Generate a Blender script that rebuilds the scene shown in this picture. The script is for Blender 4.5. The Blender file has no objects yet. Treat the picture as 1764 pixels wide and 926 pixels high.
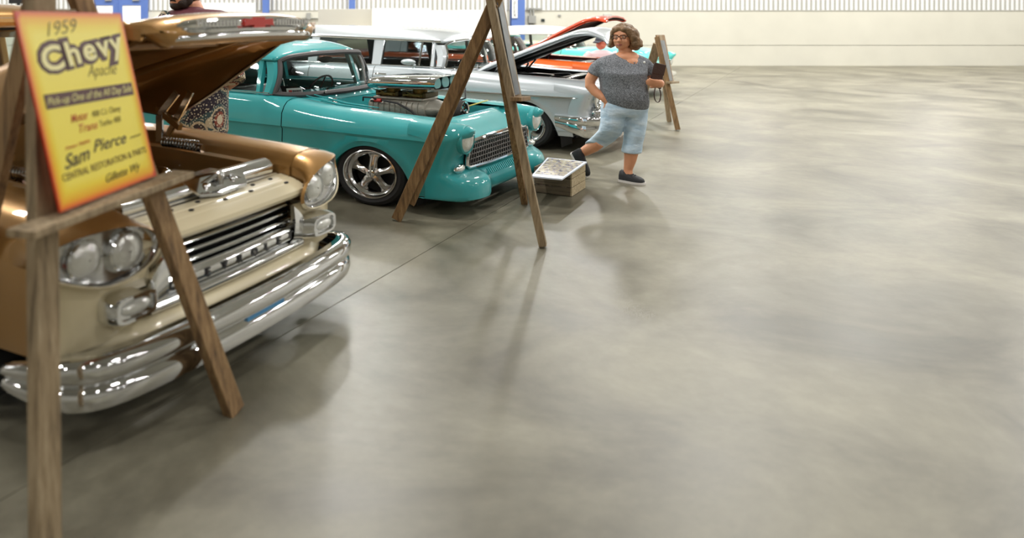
import bpy, bmesh, math, random
from mathutils import Vector, Matrix
random.seed(7)
sc = bpy.context.scene
COL = sc.collection
R = math.radians

# ---------------------------------------------------------------- camera
F_PX, PX, PY, CAM_H = 1350.0, 600.0, 25.0, 1.62     # focal length and principal point in pixels of the 1764 x 926 frame
cam_d = bpy.data.cameras.new('camera')
cam = bpy.data.objects.new('camera', cam_d); COL.objects.link(cam)
cam.location = (0, 0, CAM_H); cam.rotation_euler = (R(90), 0, 0)
cam_d.sensor_fit = 'HORIZONTAL'; cam_d.sensor_width = 36.0
cam_d.lens = F_PX * 36.0 / 1764.0
cam_d.shift_x = (882.0 - PX) / 1764.0
cam_d.shift_y = (PY - 463.0) / 1764.0
cam_d.clip_start = 0.05; cam_d.clip_end = 200
cam_d.dof.use_dof = True; cam_d.dof.focus_distance = 7.2
cam_d.dof.aperture_fstop = cam_d.lens / 21.0
sc.camera = cam

# ---------------------------------------------------------------- world, lamps, exposure
w = bpy.data.worlds.new('world'); sc.world = w; w.use_nodes = True
w.node_tree.nodes['Background'].inputs[0].default_value = (0.9, 0.95, 1.0, 1)
w.node_tree.nodes['Background'].inputs[1].default_value = 0.25
sc.view_settings.view_transform = 'Standard'; sc.view_settings.look = 'None'
sc.view_settings.gamma = 1.0; sc.view_settings.use_curve_mapping = False
sc.view_settings.exposure = -0.08
LAMP_W = 135.0
ROOM = dict(x0=-15.0, x1=27.0, y0=-9.0, y1=24.85, h=6.6)
LAMPS = [(x, y) for y in (-5.0, 0.5, 6.0, 11.5, 17.0, 22.0) for x in (-11.0, -5.5, 0.0, 5.5, 11.0, 16.5, 22.0)]
for i, (x, y) in enumerate(LAMPS):
    ld = bpy.data.lights.new('high_bay_lamp', 'AREA'); ld.shape = 'RECTANGLE'; ld.size = 0.32; ld.size_y = 1.1
    ld.energy = LAMP_W * (2.1 if y > 10 else 1.0 if y > 3 else 0.6); ld.color = (1.0, 0.985, 0.955)
    lo = bpy.data.objects.new('high_bay_lamp', ld); COL.objects.link(lo); lo.location = (x, y, 5.86)
    lo.rotation_euler = (0, 0, R(-32))

# ---------------------------------------------------------------- helpers
def lin(c):
    c = c / 255.0
    return c / 12.92 if c <= 0.04045 else ((c + 0.055) / 1.055) ** 2.4
def rgb(r, g, b): return (lin(r), lin(g), lin(b), 1.0)

MATS = {}
def mat(name, col, rough=0.5, metal=0.0, coat=0.0, spec=0.5, var=0.0, scale=8.0, bump=0.0, bscale=60.0, aniso=None, coatrough=0.03):
    """plain procedural material: base colour with optional noise variation and bump"""
    if name in MATS: return MATS[name]
    m = bpy.data.materials.new(name); m.use_nodes = True; nt = m.node_tree
    b = nt.nodes['Principled BSDF']
    b.inputs['Base Color'].default_value = col
    b.inputs['Roughness'].default_value = rough; b.inputs['Metallic'].default_value = metal
    b.inputs['Coat Weight'].default_value = coat; b.inputs['Coat Roughness'].default_value = coatrough
    b.inputs['Specular IOR Level'].default_value = spec
    if var > 0 or bump > 0:
        tc = nt.nodes.new('ShaderNodeTexCoord')
    if var > 0:
        n = nt.nodes.new('ShaderNodeTexNoise'); n.inputs['Scale'].default_value = scale; n.inputs['Detail'].default_value = 6
        if aniso:
            mp = nt.nodes.new('ShaderNodeMapping'); mp.inputs['Scale'].default_value = aniso
            nt.links.new(tc.outputs['Object'], mp.inputs[0]); nt.links.new(mp.outputs[0], n.inputs[0])
        else:
            nt.links.new(tc.outputs['Object'], n.inputs[0])
        r = nt.nodes.new('ShaderNodeValToRGB')
        r.color_ramp.elements[0].position = 0.3; r.color_ramp.elements[1].position = 0.72
        r.color_ramp.elements[0].color = tuple(c * (1 - var) for c in col[:3]) + (1,)
        r.color_ramp.elements[1].color = tuple(min(1, c * (1 + var)) for c in col[:3]) + (1,)
        nt.links.new(n.outputs[0], r.inputs[0]); nt.links.new(r.outputs[0], b.inputs['Base Color'])
    if bump > 0:
        n2 = nt.nodes.new('ShaderNodeTexNoise'); n2.inputs['Scale'].default_value = bscale; n2.inputs['Detail'].default_value = 4
        bp = nt.nodes.new('ShaderNodeBump'); bp.inputs['Strength'].default_value = bump; bp.inputs['Distance'].default_value = 0.01
        nt.links.new(tc.outputs['Object'], n2.inputs[0]); nt.links.new(n2.outputs[0], bp.inputs['Height']); nt.links.new(bp.outputs[0], b.inputs['Normal'])
    MATS[name] = m
    return m

def glass_mat(name, tint=(0.9, 0.96, 0.95), refl=0.9):
    if name in MATS: return MATS[name]
    m = bpy.data.materials.new(name); m.use_nodes = True; nt = m.node_tree
    for n in list(nt.nodes): nt.nodes.remove(n)
    o = nt.nodes.new('ShaderNodeOutputMaterial'); t = nt.nodes.new('ShaderNodeBsdfTransparent'); t.inputs[0].default_value = tint + (1,)
    g = nt.nodes.new('ShaderNodeBsdfGlossy'); g.inputs['Roughness'].default_value = 0.02; g.inputs[0].default_value = (refl, refl, refl, 1)
    f = nt.nodes.new('ShaderNodeFresnel'); f.inputs[0].default_value = 1.45
    mx = nt.nodes.new('ShaderNodeMixShader')
    nt.links.new(f.outputs[0], mx.inputs[0]); nt.links.new(t.outputs[0], mx.inputs[1]); nt.links.new(g.outputs[0], mx.inputs[2]); nt.links.new(mx.outputs[0], o.inputs[0])
    MATS[name] = m
    return m

def wood_mat(name, c1, c2, c3, axis=2, scale=1.0):
    if name in MATS: return MATS[name]
    m = bpy.data.materials.new(name); m.use_nodes = True; nt = m.node_tree; b = nt.nodes['Principled BSDF']
    tc = nt.nodes.new('ShaderNodeTexCoord'); mp = nt.nodes.new('ShaderNodeMapping')
    s = [26 * scale] * 3; s[axis] = 1.6 * scale; mp.inputs['Scale'].default_value = s
    n = nt.nodes.new('ShaderNodeTexNoise'); n.inputs['Scale'].default_value = 1.5; n.inputs['Detail'].default_value = 8; n.inputs['Roughness'].default_value = 0.7
    r = nt.nodes.new('ShaderNodeValToRGB'); e = r.color_ramp.elements
    e[0].position = 0.3; e[0].color = c1; e[1].position = 0.75; e[1].color = c3
    k = e.new(0.5); k.color = c2
    nt.links.new(tc.outputs['Object'], mp.inputs[0]); nt.links.new(mp.outputs[0], n.inputs[0]); nt.links.new(n.outputs[0], r.inputs[0]); nt.links.new(r.outputs[0], b.inputs['Base Color'])
    bp = nt.nodes.new('ShaderNodeBump'); bp.inputs['Strength'].default_value = 0.35; bp.inputs['Distance'].default_value = 0.004
    nt.links.new(n.outputs[0], bp.inputs['Height']); nt.links.new(bp.outputs[0], b.inputs['Normal'])
    b.inputs['Roughness'].default_value = 0.75
    MATS[name] = m
    return m

class MB:
    def __init__(s): s.v = []; s.f = []
    def pts(s, ps):
        i = len(s.v); s.v += [tuple(p) for p in ps]; return list(range(i, i + len(ps)))
    def grid(s, rows, cu=False, cv=False):
        """rows of equally many points; cv closes each row, cu closes the rows round"""
        ids = [s.pts(r) for r in rows]; n = len(rows[0]); m = len(rows)
        for i in range(m if cu else m - 1):
            a = ids[i]; b = ids[(i + 1) % m]
            for j in range(n if cv else n - 1):
                k = (j + 1) % n
                s.f.append((a[j], a[k], b[k], b[j]))
        return ids
    def cap(s, ids, flip=False): s.f.append(tuple(reversed(ids)) if flip else tuple(ids))
    def loft(s, rows, caps=True):
        ids = s.grid(rows, cv=True)
        if caps: s.cap(ids[0], True); s.cap(ids[-1])
    def box(s, c, size, M=None):
        c = Vector(c); h = [d / 2 for d in size]
        ps = [Vector((x * h[0], y * h[1], z * h[2])) for z in (-1, 1) for x, y in ((-1, -1), (1, -1), (1, 1), (-1, 1))]
        s.hexa([(M @ p if M else p) + c for p in ps])
    def hexa(s, ps):
        i = s.pts(ps)
        for q in ((3, 2, 1, 0), (4, 5, 6, 7), (0, 1, 5, 4), (1, 2, 6, 5), (2, 3, 7, 6), (3, 0, 4, 7)): s.f.append(tuple(i[k] for k in q))
    def span(s, x0, x1, y0, y1, z0, z1): s.box(((x0 + x1) / 2, (y0 + y1) / 2, (z0 + z1) / 2), (abs(x1 - x0), abs(y1 - y0), abs(z1 - z0)))
    def beam(s, a, b, w, t, up=(0, 0, 1)):
        """straight board from a to b, w wide across, t thick along the 'up' hint"""
        a = Vector(a); b = Vector(b); d = (b - a).normalized(); u = Vector(up); x = d.cross(u).normalized(); y = x.cross(d).normalized()
        ps = [p + x * sx * w / 2 + y * sy * t / 2 for p in (a, b) for sx, sy in ((-1, -1), (1, -1), (1, 1), (-1, 1))]
        s.hexa(ps)
    def tube(s, path, r, n=8, caps=True, closed=False, sq=(1, 1)):
        path = [Vector(p) for p in path]; m = len(path); rows = []; prev = None
        for i, p in enumerate(path):
            if closed: d = path[(i + 1) % m] - path[i - 1]
            else: d = path[min(i + 1, m - 1)] - path[max(i - 1, 0)]
            d.normalize()
            if prev is None:
                u = Vector((0, 0, 1)) if abs(d.z) < 0.9 else Vector((1, 0, 0))
                x = d.cross(u).normalized()
            else:
                x = (prev - d * prev.dot(d)).normalized()
            prev = x; y = d.cross(x)
            rr = r[i] if isinstance(r, (list, tuple)) else r
            rows.append([p + x * math.cos(t) * rr * sq[0] + y * math.sin(t) * rr * sq[1] for t in [2 * math.pi * k / n for k in range(n)]])
        ids = s.grid(rows, cu=closed, cv=True)
        if caps and not closed: s.cap(ids[0], True); s.cap(ids[-1])
    def lathe(s, prof, n=24, M=None, cap0=False, cap1=False):
        rows = []
        for r, h in prof:
            row = [Vector((r * math.cos(t), r * math.sin(t), h)) for t in [2 * math.pi * k / n for k in range(n)]]
            rows.append([M @ p for p in row] if M else row)
        ids = s.grid(rows, cv=True)
        if cap0: s.cap(ids[0], True)
        if cap1: s.cap(ids[-1])
    def prism(s, poly, vec):
        a = s.pts(poly); b = s.pts([Vector(p) + Vector(vec) for p in poly]); n = len(poly)
        s.f.append(tuple(reversed(a))); s.f.append(tuple(b))
        for i in range(n): s.f.append((a[i], a[(i + 1) % n], b[(i + 1) % n], b[i]))
    def ball(s, c, r, n=12, m=8, M=None):
        c = Vector(c); rx, ry, rz = r if isinstance(r, (list, tuple)) else (r, r, r); rows = []
        for i in range(m + 1):
            t = math.pi * (i / m) ; t = min(max(t, 0.02), math.pi - 0.02)
            row = [Vector((rx * math.sin(t) * math.cos(p), ry * math.sin(t) * math.sin(p), -rz * math.cos(t))) for p in [2 * math.pi * k / n for k in range(n)]]
            rows.append([c + (M @ q if M else q) for q in row])
        s.loft(rows)
    def mesh(s, name):
        me = bpy.data.meshes.new(name); me.from_pydata([tuple(p) for p in s.v], [], s.f); me.update(); return me
    def build(s, name, m, parent=None, smooth=True, angle=35, loc=None, fix=True, solid=0, sub=0, bevel=0):
        me = s.mesh(name)
        if fix:
            bm = bmesh.new(); bm.from_mesh(me); bmesh.ops.recalc_face_normals(bm, faces=bm.faces); bm.to_mesh(me); bm.free()
        if smooth:
            me.polygons.foreach_set('use_smooth', [True] * len(me.polygons)); me.set_sharp_from_angle(angle=R(angle))
        me.materials.append(m)
        o = bpy.data.objects.new(name, me); COL.objects.link(o)
        if parent: o.parent = parent
        if loc: o.location = loc
        if solid:
            q = o.modifiers.new('thickness', 'SOLIDIFY'); q.thickness = solid; q.offset = -1
        if bevel:
            q = o.modifiers.new('bevel', 'BEVEL'); q.width = bevel; q.segments = 2; q.limit_method = 'ANGLE'; q.angle_limit = R(40)
        if sub:
            q = o.modifiers.new('sub', 'SUBSURF'); q.levels = sub; q.render_levels = sub
        return o

def tag(o, label=None, cat=None, group=None, kind=None):
    if label: o['label'] = label
    if cat: o['category'] = cat
    if group: o['group'] = group
    if kind: o['kind'] = kind
    return o
def empty(name, loc=(0, 0, 0), rz=0.0):
    o = bpy.data.objects.new(name, None); COL.objects.link(o); o.location = loc; o.rotation_euler = (0, 0, rz); o.empty_display_size = 0.2
    return o
def interp(tab, x):
    if x <= tab[0][0]: return tab[0][1]
    for (a, u), (b, v) in zip(tab, tab[1:]):
        if x <= b:
            t = (x - a) / (b - a) if b > a else 0
            return u + (v - u) * t
    return tab[-1][1]
def sinterp(tab, x):
    """smooth (Catmull-Rom like) interpolation of a table"""
    n = len(tab)
    if x <= tab[0][0]: return tab[0][1]
    if x >= tab[-1][0]: return tab[-1][1]
    for i in range(n - 1):
        a, u = tab[i]; b, v = tab[i + 1]
        if x <= b:
            t = (x - a) / (b - a)
            m0 = (v - tab[i - 1][1]) / (b - tab[i - 1][0]) * (b - a) if i > 0 else v - u
            m1 = (tab[i + 2][1] - u) / (tab[i + 2][0] - a) * (b - a) if i + 2 < n else v - u
            return (2*t**3 - 3*t*t + 1) * u + (t**3 - 2*t*t + t) * m0 + (-2*t**3 + 3*t*t) * v + (t**3 - t*t) * m1
def frange(a, b, n): return [a + (b - a) * i / (n - 1) for i in range(n)]
def gpt(px, py, z=0.0):
    """world point at height z that the camera sees at pixel px, py"""
    d = Vector(((px - PX) / F_PX, 1.0, (PY - py) / F_PX)); t = (z - CAM_H) / d.z
    return Vector((0, 0, CAM_H)) + d * t
def ypt(px, py, Y): return Vector(((px - PX) / F_PX * Y, Y, CAM_H + (PY - py) / F_PX * Y))
def text_mesh(body, size, m, parent, M, name='lettering', shear=0.0, extrude=0.0006, offset=0.0, align='LEFT', sx=1.0, spacing=1.0):
    cu = bpy.data.curves.new(name, 'FONT'); cu.body = body; cu.size = size; cu.shear = shear; cu.extrude = extrude; cu.offset = offset
    cu.align_x = align; cu.space_character = spacing; cu.resolution_u = 3
    t = bpy.data.objects.new(name, cu); COL.objects.link(t)
    dg = bpy.context.evaluated_depsgraph_get(); me = bpy.data.meshes.new_from_object(t.evaluated_get(dg))
    bpy.data.objects.remove(t); bpy.data.curves.remove(cu)
    me.transform(M @ Matrix.Diagonal((sx, 1, 1, 1))); me.materials.clear(); me.materials.append(m); me.name = name
    o = bpy.data.objects.new(name, me); COL.objects.link(o)
    if parent: o.parent = parent
    return o
def joined(o, voxel=0.0, smooth_it=0, dec=0):
    """bake a voxel remesh so that overlapping pieces become one continuous surface"""
    q = o.modifiers.new('remesh', 'REMESH'); q.mode = 'VOXEL'; q.voxel_size = voxel; q.use_smooth_shade = True
    if smooth_it:
        s = o.modifiers.new('smooth', 'SMOOTH'); s.factor = 0.5; s.iterations = smooth_it
    dg = bpy.context.evaluated_depsgraph_get(); me = bpy.data.meshes.new_from_object(o.evaluated_get(dg))
    old = o.data; ms = list(old.materials); o.modifiers.clear(); o.data = me
    me.materials.clear()
    for k in ms: me.materials.append(k)
    me.polygons.foreach_set('use_smooth', [True] * len(me.polygons))
    return o

# ---------------------------------------------------------------- shared materials
CHROME = mat('chrome', (0.78, 0.79, 0.8, 1), 0.06, 1.0)
CHROME_D = mat('polished_aluminium', (0.62, 0.62, 0.62, 1), 0.16, 1.0)
TEAL = mat('turquoise_paint', rgb(52, 160, 163), 0.5, 0.0, 1.0, 0.2, var=0.03, scale=3)
GOLD = mat('gold_metallic_paint', rgb(176, 132, 74), 0.34, 0.55, 1.0, var=0.05, scale=300)
CREAM = mat('cream_paint', rgb(228, 214, 178), 0.35, 0.0, 0.8)
SILVER = mat('silver_paint', rgb(198, 204, 208), 0.34, 0.45, 0.9)
WHITEP = mat('white_paint', rgb(236, 236, 230), 0.3, 0.0, 0.8)
ORANGE = mat('orange_paint', rgb(214, 92, 28), 0.32, 0.1, 1.0)
AQUA = mat('aqua_paint', rgb(92, 205, 195), 0.32, 0.0, 1.0)
RUBBER = mat('tyre_rubber', rgb(30, 30, 31), 0.75, var=0.15, scale=20)
GASKET = mat('grey_rubber_gasket', rgb(70, 66, 66), 0.5)
BLACK = mat('black_matte', rgb(18, 18, 19), 0.7)
DARKIN = mat('dark_interior', rgb(38, 36, 35), 0.65)
GLASS = glass_mat('window_glass')
GLASS_T = glass_mat('tinted_glass', (0.55, 0.62, 0.62))
LENS = mat('headlamp_lens', rgb(225, 226, 220), 0.12, 0.35, 1.0, bump=0.5, bscale=45)
CAST = mat('cast_aluminium', rgb(186, 181, 170), 0.45, 0.35, bump=0.3, bscale=90, var=0.1, scale=12)
BRASSY = mat('carburettor_gold', rgb(150, 125, 70), 0.4, 0.7, var=0.3, scale=30)
REDP = mat('red_enamel', rgb(196, 40, 30), 0.35, 0.0, 0.5)
WIRE = mat('wire_rubber', rgb(30, 30, 32), 0.5)
# ================================================================ the setting
def floor_material():
    m = bpy.data.materials.new('polished_concrete'); m.use_nodes = True; nt = m.node_tree; b = nt.nodes['Principled BSDF']
    tc = nt.nodes.new('ShaderNodeTexCoord')
    n1 = nt.nodes.new('ShaderNodeTexNoise'); n1.inputs['Scale'].default_value = 0.9; n1.inputs['Detail'].default_value = 8; n1.inputs['Roughness'].default_value = 0.62; n1.inputs['Distortion'].default_value = 0.6
    n2 = nt.nodes.new('ShaderNodeTexNoise'); n2.inputs['Scale'].default_value = 7; n2.inputs['Detail'].default_value = 8; n2.inputs['Roughness'].default_value = 0.7
    r = nt.nodes.new('ShaderNodeValToRGB'); e = r.color_ramp.elements
    e[0].position = 0.34; e[0].color = rgb(88, 83, 69); e[1].position = 0.66; e[1].color = rgb(140, 135, 117)
    mx = nt.nodes.new('ShaderNodeMix'); mx.data_type = 'RGBA'; mx.blend_type = 'OVERLAY'; mx.inputs[0].default_value = 0.28
    for n in (n1, n2): nt.links.new(tc.outputs['Object'], n.inputs[0])
    nt.links.new(n1.outputs[0], r.inputs[0]); nt.links.new(r.outputs[0], mx.inputs[6]); nt.links.new(n2.outputs[0], mx.inputs[7]); nt.links.new(mx.outputs[2], b.inputs['Base Color'])
    rr = nt.nodes.new('ShaderNodeMapRange'); rr.inputs[3].default_value = 0.3; rr.inputs[4].default_value = 0.5
    nt.links.new(n1.outputs[0], rr.inputs[0]); nt.links.new(rr.outputs[0], b.inputs['Roughness'])
    bp = nt.nodes.new('ShaderNodeBump'); bp.inputs['Strength'].default_value = 0.05; bp.inputs['Distance'].default_value = 0.01
    nt.links.new(n2.outputs[0], bp.inputs['Height']); nt.links.new(bp.outputs[0], b.inputs['Normal'])
    return m
FLOOR = floor_material()
JOINT = mat('joint_filler', rgb(104, 97, 84), 0.9)
x0, x1, y0, y1, hh = ROOM['x0'], ROOM['x1'], ROOM['y0'], ROOM['y1'], ROOM['h']
b = MB(); b.span(x0, x1, y0, y1, -0.3, -0.012); fl = tag(b.build('floor', JOINT, None, False), kind='structure')
# two slabs with the sawn joint between them; the joint runs across the fronts of the parked cars
ja = Vector((0.0235, 4.54)); jd = Vector((math.sin(R(31.6)), math.cos(R(31.6))))
def jx(y): return ja.x + (y - ja.y) * jd.x / jd.y
g = 0.0035
for side in (0, 1):
    b = MB()
    if side == 0: poly = [(x0, y0), (jx(y0) - g, y0), (jx(y1) - g, y1), (x0, y1)]
    else: poly = [(jx(y0) + g, y0), (x1, y0), (x1, y1), (jx(y1) + g, y1)]
    b.prism([(p[0], p[1], -0.012) for p in poly], (0, 0, 0.012))
    b.build('slab', FLOOR, fl, False)

SIDING = mat('white_siding', rgb(226, 227, 226), 0.5)
PRECAST = mat('painted_wall', rgb(206, 203, 190), 0.7, var=0.03, scale=1.5, bump=0.1, bscale=30)
WALLP = mat('plain_wall', rgb(176, 174, 166), 0.7)
# far wall: white ribbed siding over two courses of painted panels
b = MB(); b.span(x0, x1, y1, y1 + 0.2, -0.3, hh); wb = tag(b.build('wall_back', WALLP, None, False), kind='structure')
zb, zj = 1.73, 0.645
b = MB(); b.span(x0, x1, y1 - 0.05, y1 - 0.002, 0, zj - 0.008); b.build('wall_course', PRECAST, wb, False)
b = MB(); b.span(x0, x1, y1 - 0.05, y1 - 0.002, zj + 0.008, zb); b.build('wall_course', PRECAST, wb, False)
b = MB(); b.span(x0, x1, y1 - 0.065, y1 - 0.002, zb, zb + 0.025); b.build('flashing', mat('flashing_metal', rgb(176, 174, 166), 0.5), wb, False)
b = MB(); x = x0
while x < x1 - 0.15:                                    # ribs about 7 px apart
    b.prism([(x, y1 - 0.01, zb + 0.03), (x + 0.02, y1 - 0.028, zb + 0.03), (x + 0.07, y1 - 0.028, zb + 0.03), (x + 0.09, y1 - 0.01, zb + 0.03)], (0, 0, hh - zb - 0.03)); x += 0.15
rb = b.build('siding_ribs', SIDING, wb, False); rb['kind'] = 'stuff'
for nm, sp in (('wall_left', (x0 - 0.2, x0, y0 - 0.2, y1 + 0.2)), ('wall_right', (x1, x1 + 0.2, y0 - 0.2, y1 + 0.2)), ('wall_front', (x0, x1, y0 - 0.2, y0))):
    b = MB(); b.span(*sp, -0.3, hh); tag(b.build(nm, WALLP, None, False), kind='structure')
b = MB(); b.span(x0 - 0.2, x1 + 0.2, y0 - 0.2, y1 + 0.2, hh, hh + 0.2); tag(b.build('ceiling', mat('ceiling_liner', rgb(186, 186, 182), 0.8), None, False), kind='structure')
# housings of the high bay lamps, hung from the ceiling by rods
HOUS = mat('lamp_housing', rgb(205, 205, 205), 0.4, 0.3)
b = MB(); b.span(-0.24, 0.24, -0.78, 0.78, 0.02, 0.09); hm = b.mesh('housing'); hm.materials.append(HOUS)
b = MB(); b.tube([(0, 0, 0.09), (0, 0, hh - 5.86)], 0.012, 5)
rm = b.mesh('rod'); rm.materials.append(HOUS)
for i, (x, y) in enumerate(LAMPS):
    e = empty('ceiling_light', (x, y, 5.86), R(-32))
    tag(e, 'rectangular high bay light hung from the ceiling above the cars', 'light', 'high bay lights hung in rows from the ceiling')
    for nm, me in (('housing', hm), ('rod', rm)):
        o = bpy.data.objects.new(nm, me); COL.objects.link(o); o.parent = e

# blue steel columns against the far wall
BLUE = mat('blue_enamel', rgb(88, 116, 182), 0.4, 0, 0.3)
def column(px0, px1, name):
    Y = y1 - 0.3; xa = (px0 - PX) / F_PX * Y; xb = (px1 - PX) / F_PX * Y
    b = MB(); wd = xb - xa
    b.span(xa, xb, Y - 0.02, Y + 0.0, 0, hh); b.span(xa, xb, Y + 0.2, Y + 0.22, 0, hh); b.span((xa + xb) / 2 - 0.015, (xa + xb) / 2 + 0.015, Y, Y + 0.2, 0, hh)
    c = tag(b.build(name, BLUE, None, False), kind='structure')
    b = MB(); b.span(xa - 0.04, xb + 0.04, Y - 0.05, Y + 0.24, 0, 0.02); b.build('base_plate', BLUE, c, False)
    return xa, xb, Y
ca = column(881, 904, 'trim_1'); column(601, 612, 'trim_2'); column(452, 463, 'trim_3')
# vertical banner on the column
bn = empty('column_banner', (0, 0, 0))
Y = ca[2] - 0.05; p0 = ypt(882, 31, Y); p1 = ypt(891.5, 31, Y); cw = p1.x - p0.x
b = MB(); b.span(p0.x, p1.x, Y - 0.006, Y + 0.006, p0.z, 3.4); b.build('banner_sheet', mat('banner_white', rgb(238, 238, 236), 0.6), bn, False)
INK = mat('black_print', rgb(40, 40, 44), 0.6)
tx = Matrix.Translation((0, 0, 0)); zc = p0.z + 0.045
def serif(ch):
    b = MB()
    def bar(x0, x1, z0, z1): b.span(x0, x1, -0.002, 0.002, z0, z1)
    if ch == 'P': bar(.2, .34, 0, 1); bar(.05, .5, 0, .08); bar(.05, .7, .92, 1); bar(.34, .7, .45, .53); bar(.68, .84, .53, .92)
    if ch == 'L': bar(.2, .34, 0, 1); bar(.05, .5, .92, 1); bar(.05, .85, 0, .08); bar(.79, .85, 0, .3)
    if ch == 'E': bar(.2, .34, 0, 1); bar(.05, .85, .92, 1); bar(.05, .85, 0, .08); bar(.34, .65, .46, .54); bar(.79, .85, .75, 1); bar(.79, .85, 0, .25); bar(.6, .66, .36, .64)
    if ch == 'X':
        b.prism([(.1, -.002, 0), (.22, -.002, 0), (.9, -.002, 1), (.78, -.002, 1)], (0, .004, 0)); b.prism([(.72, -.002, 0), (.92, -.002, 0), (.28, -.002, 1), (.08, -.002, 1)], (0, .004, 0))
        bar(.0, .32, 0, .07); bar(.66, 1, 0, .07); bar(.0, .36, .93, 1); bar(.66, 1, .93, 1)
    if ch == 'M': bar(.1, .22, 0, 1); bar(.78, .92, 0, 1); b.prism([(.1, -.002, 1), (.24, -.002, 1), (.56, -.002, .2), (.46, -.002, .2)], (0, .004, 0)); b.prism([(.78, -.002, 1), (.9, -.002, 1), (.56, -.002, .2), (.46, -.002, .2)], (0, .004, 0))
    return b
for ch, py in (('X', 26.5), ('E', 20), ('L', 13.5), ('P', 7)):
    b = serif(ch); s = cw * 0.62; z = ypt(0, py, Y).z
    b.v = [(p0.x + cw * 0.19 + v[0] * s, Y - 0.009 + v[1], z - 0.045 + v[2] * 0.095) for v in b.v]
    b.build('letter', INK, bn, False)
b = MB(); s = cw * 0.3; z = ypt(0, 2.5, Y).z; b.span(p0.x + cw * .35, p0.x + cw * .65, Y - 0.011, Y - 0.007, z - .01, z + .01); b.build('letter', INK, bn, False)
tag(bn, 'narrow white vertical banner lettered PLEX on the blue column', 'banner')
# electrical box with conduit, to the right of that column
GREYB = mat('grey_enamel', rgb(150, 150, 146), 0.5)
Y = y1 - 0.06
def wallbox(name, label, cat, rects, m=GREYB, depth=0.12, door=True):
    e = empty(name, (0, 0, 0))
    for i, (nm, a, c, d, f) in enumerate(rects):
        p = ypt(a, d, Y); q = ypt(c, f, Y); b = MB(); b.span(p.x, q.x, Y - (depth if nm == 'body' else depth * 0.6), Y, q.z, p.z); b.build(nm, m, e, False, bevel=0.008)
    tag(e, label, cat); return e
wallbox('electrical_box', 'grey electrical disconnect box with conduits beside the blue column', 'electrical box', [('body', 909, 922, 27, 40), ('conduit', 912, 914.5, 14, 27), ('conduit', 917, 919.5, 14, 27), ('conduit', 906, 933, 14, 16.5), ('conduit', 912, 914, 40, 49), ('conduit', 917, 919, 40, 49)])
wallbox('wall_outlet', 'small dark square outlet plate on the tan wall', 'outlet', [('body', 932, 938, 32.5, 37.5)], mat('dark_plate', rgb(35, 42, 40), 0.5), 0.03)
wallbox('wall_outlet', 'small pale junction plate high on the tan wall', 'outlet', [('body', 961, 966, 25, 28.5)], GREYB, 0.03)
wallbox('emergency_light', 'pale emergency light on the wall behind the raised red hood', 'light', [('body', 1039, 1053, 24, 30)], mat('light_grey', rgb(185, 185, 180), 0.5), 0.08)
wallbox('meter_box', 'grey meter box with cable on the wall above the turquoise roof', 'electrical box', [('body', 528, 535, 22, 34), ('conduit', 530, 531, 34, 50), ('conduit', 520, 560, 31, 32)])
# pale wall panels and roller door
def panel(name, label, cat, px0, px1, py0, Yp, col, z0=0.0, dep=0.06):
    a = ypt(px0, py0, Yp); c = ypt(px1, py0, Yp)
    e = empty(name, ((a.x + c.x) / 2, Yp, 0)); w2 = (c.x - a.x) / 2; m = mat(name + str(px0), col, 0.6)
    b = MB(); b.span(-w2, w2, -dep / 2, dep / 2, 0.04, a.z); b.build('panel', m, e, False, bevel=0.005)
    b = MB()
    for s in (-1, 1): b.span(s * (w2 - 0.15) - 0.03, s * (w2 - 0.15) + 0.03, -0.25, 0.25, 0, 0.04)
    b.build('foot', m, e, False)
    tag(e, label, cat); return e
panel('partition_panel', 'grey partition panel behind the silver wagon roof', 'partition', 548, 640, 15.5, 22.6, rgb(192, 189, 180))
panel('partition_panel', 'bright white partition panel right of the grey one', 'partition', 641, 742, 14.5, 22.4, rgb(250, 250, 250))
panel('partition_panel', 'white partition panel with a grey cast behind the wagon windshield', 'partition', 743, 790, 18, 22.55, rgb(240, 240, 246))
panel('partition_panel', 'white partition panel beside the tall wooden easel top', 'partition', 791, 872, 17.5, 22.4, rgb(246, 246, 248))
panel('partition_panel', 'long low white partition behind the bearded man', 'partition', 340, 440, 5, 22.5, rgb(244, 244, 244))
# blue double doors at the left
DARKG = glass_mat('door_glass', (0.9, 0.95, 1.0))
def blue_door(n, px0, px1):
    Yd = y1 - 0.12; a = ypt(px0, 25, Yd).x; c = ypt(px1, 25, Yd).x
    d = empty('door_%d' % n, ((a + c) / 2, Yd, 0)); w2 = (c - a) / 2; H2 = 2.2
    d['kind'] = 'structure'
    b = MB(); b.span(-w2, w2, -0.03, 0.03, 0.0, 0.9); b.span(-w2, -w2 + 0.13, -0.03, 0.03, 0.9, H2); b.span(w2 - 0.13, w2, -0.03, 0.03, 0.9, H2); b.span(-w2 + 0.13, w2 - 0.13, -0.03, 0.03, 1.91, H2)
    b.build('leaf', BLUE, d, False)
    b = MB(); b.span(-w2 + 0.13, w2 - 0.13, -0.01, 0.01, 0.9, 1.91); b.build('pane', mat('door_pane', rgb(250, 250, 252), 0.2), d, False)
    b = MB(); b.span(w2 * 0.1, w2 * 0.6, -0.09, -0.04, 2.05, 2.1); b.span(w2 * 0.1, w2 * 0.2, -0.06, -0.02, 2.03, 2.12); b.build('closer', GREYB, d, False)
blue_door(1, 158, 202); blue_door(2, 204, 250)
b = MB(); Yd = y1 - 0.12
for pa, pb in ((147, 158), (202, 204), (250, 255)):
    a = ypt(pa, 25, Yd).x; c = ypt(pb, 25, Yd).x; b.span(a, c, Yd - 0.05, Yd + 0.1, 0, 2.35)
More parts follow.
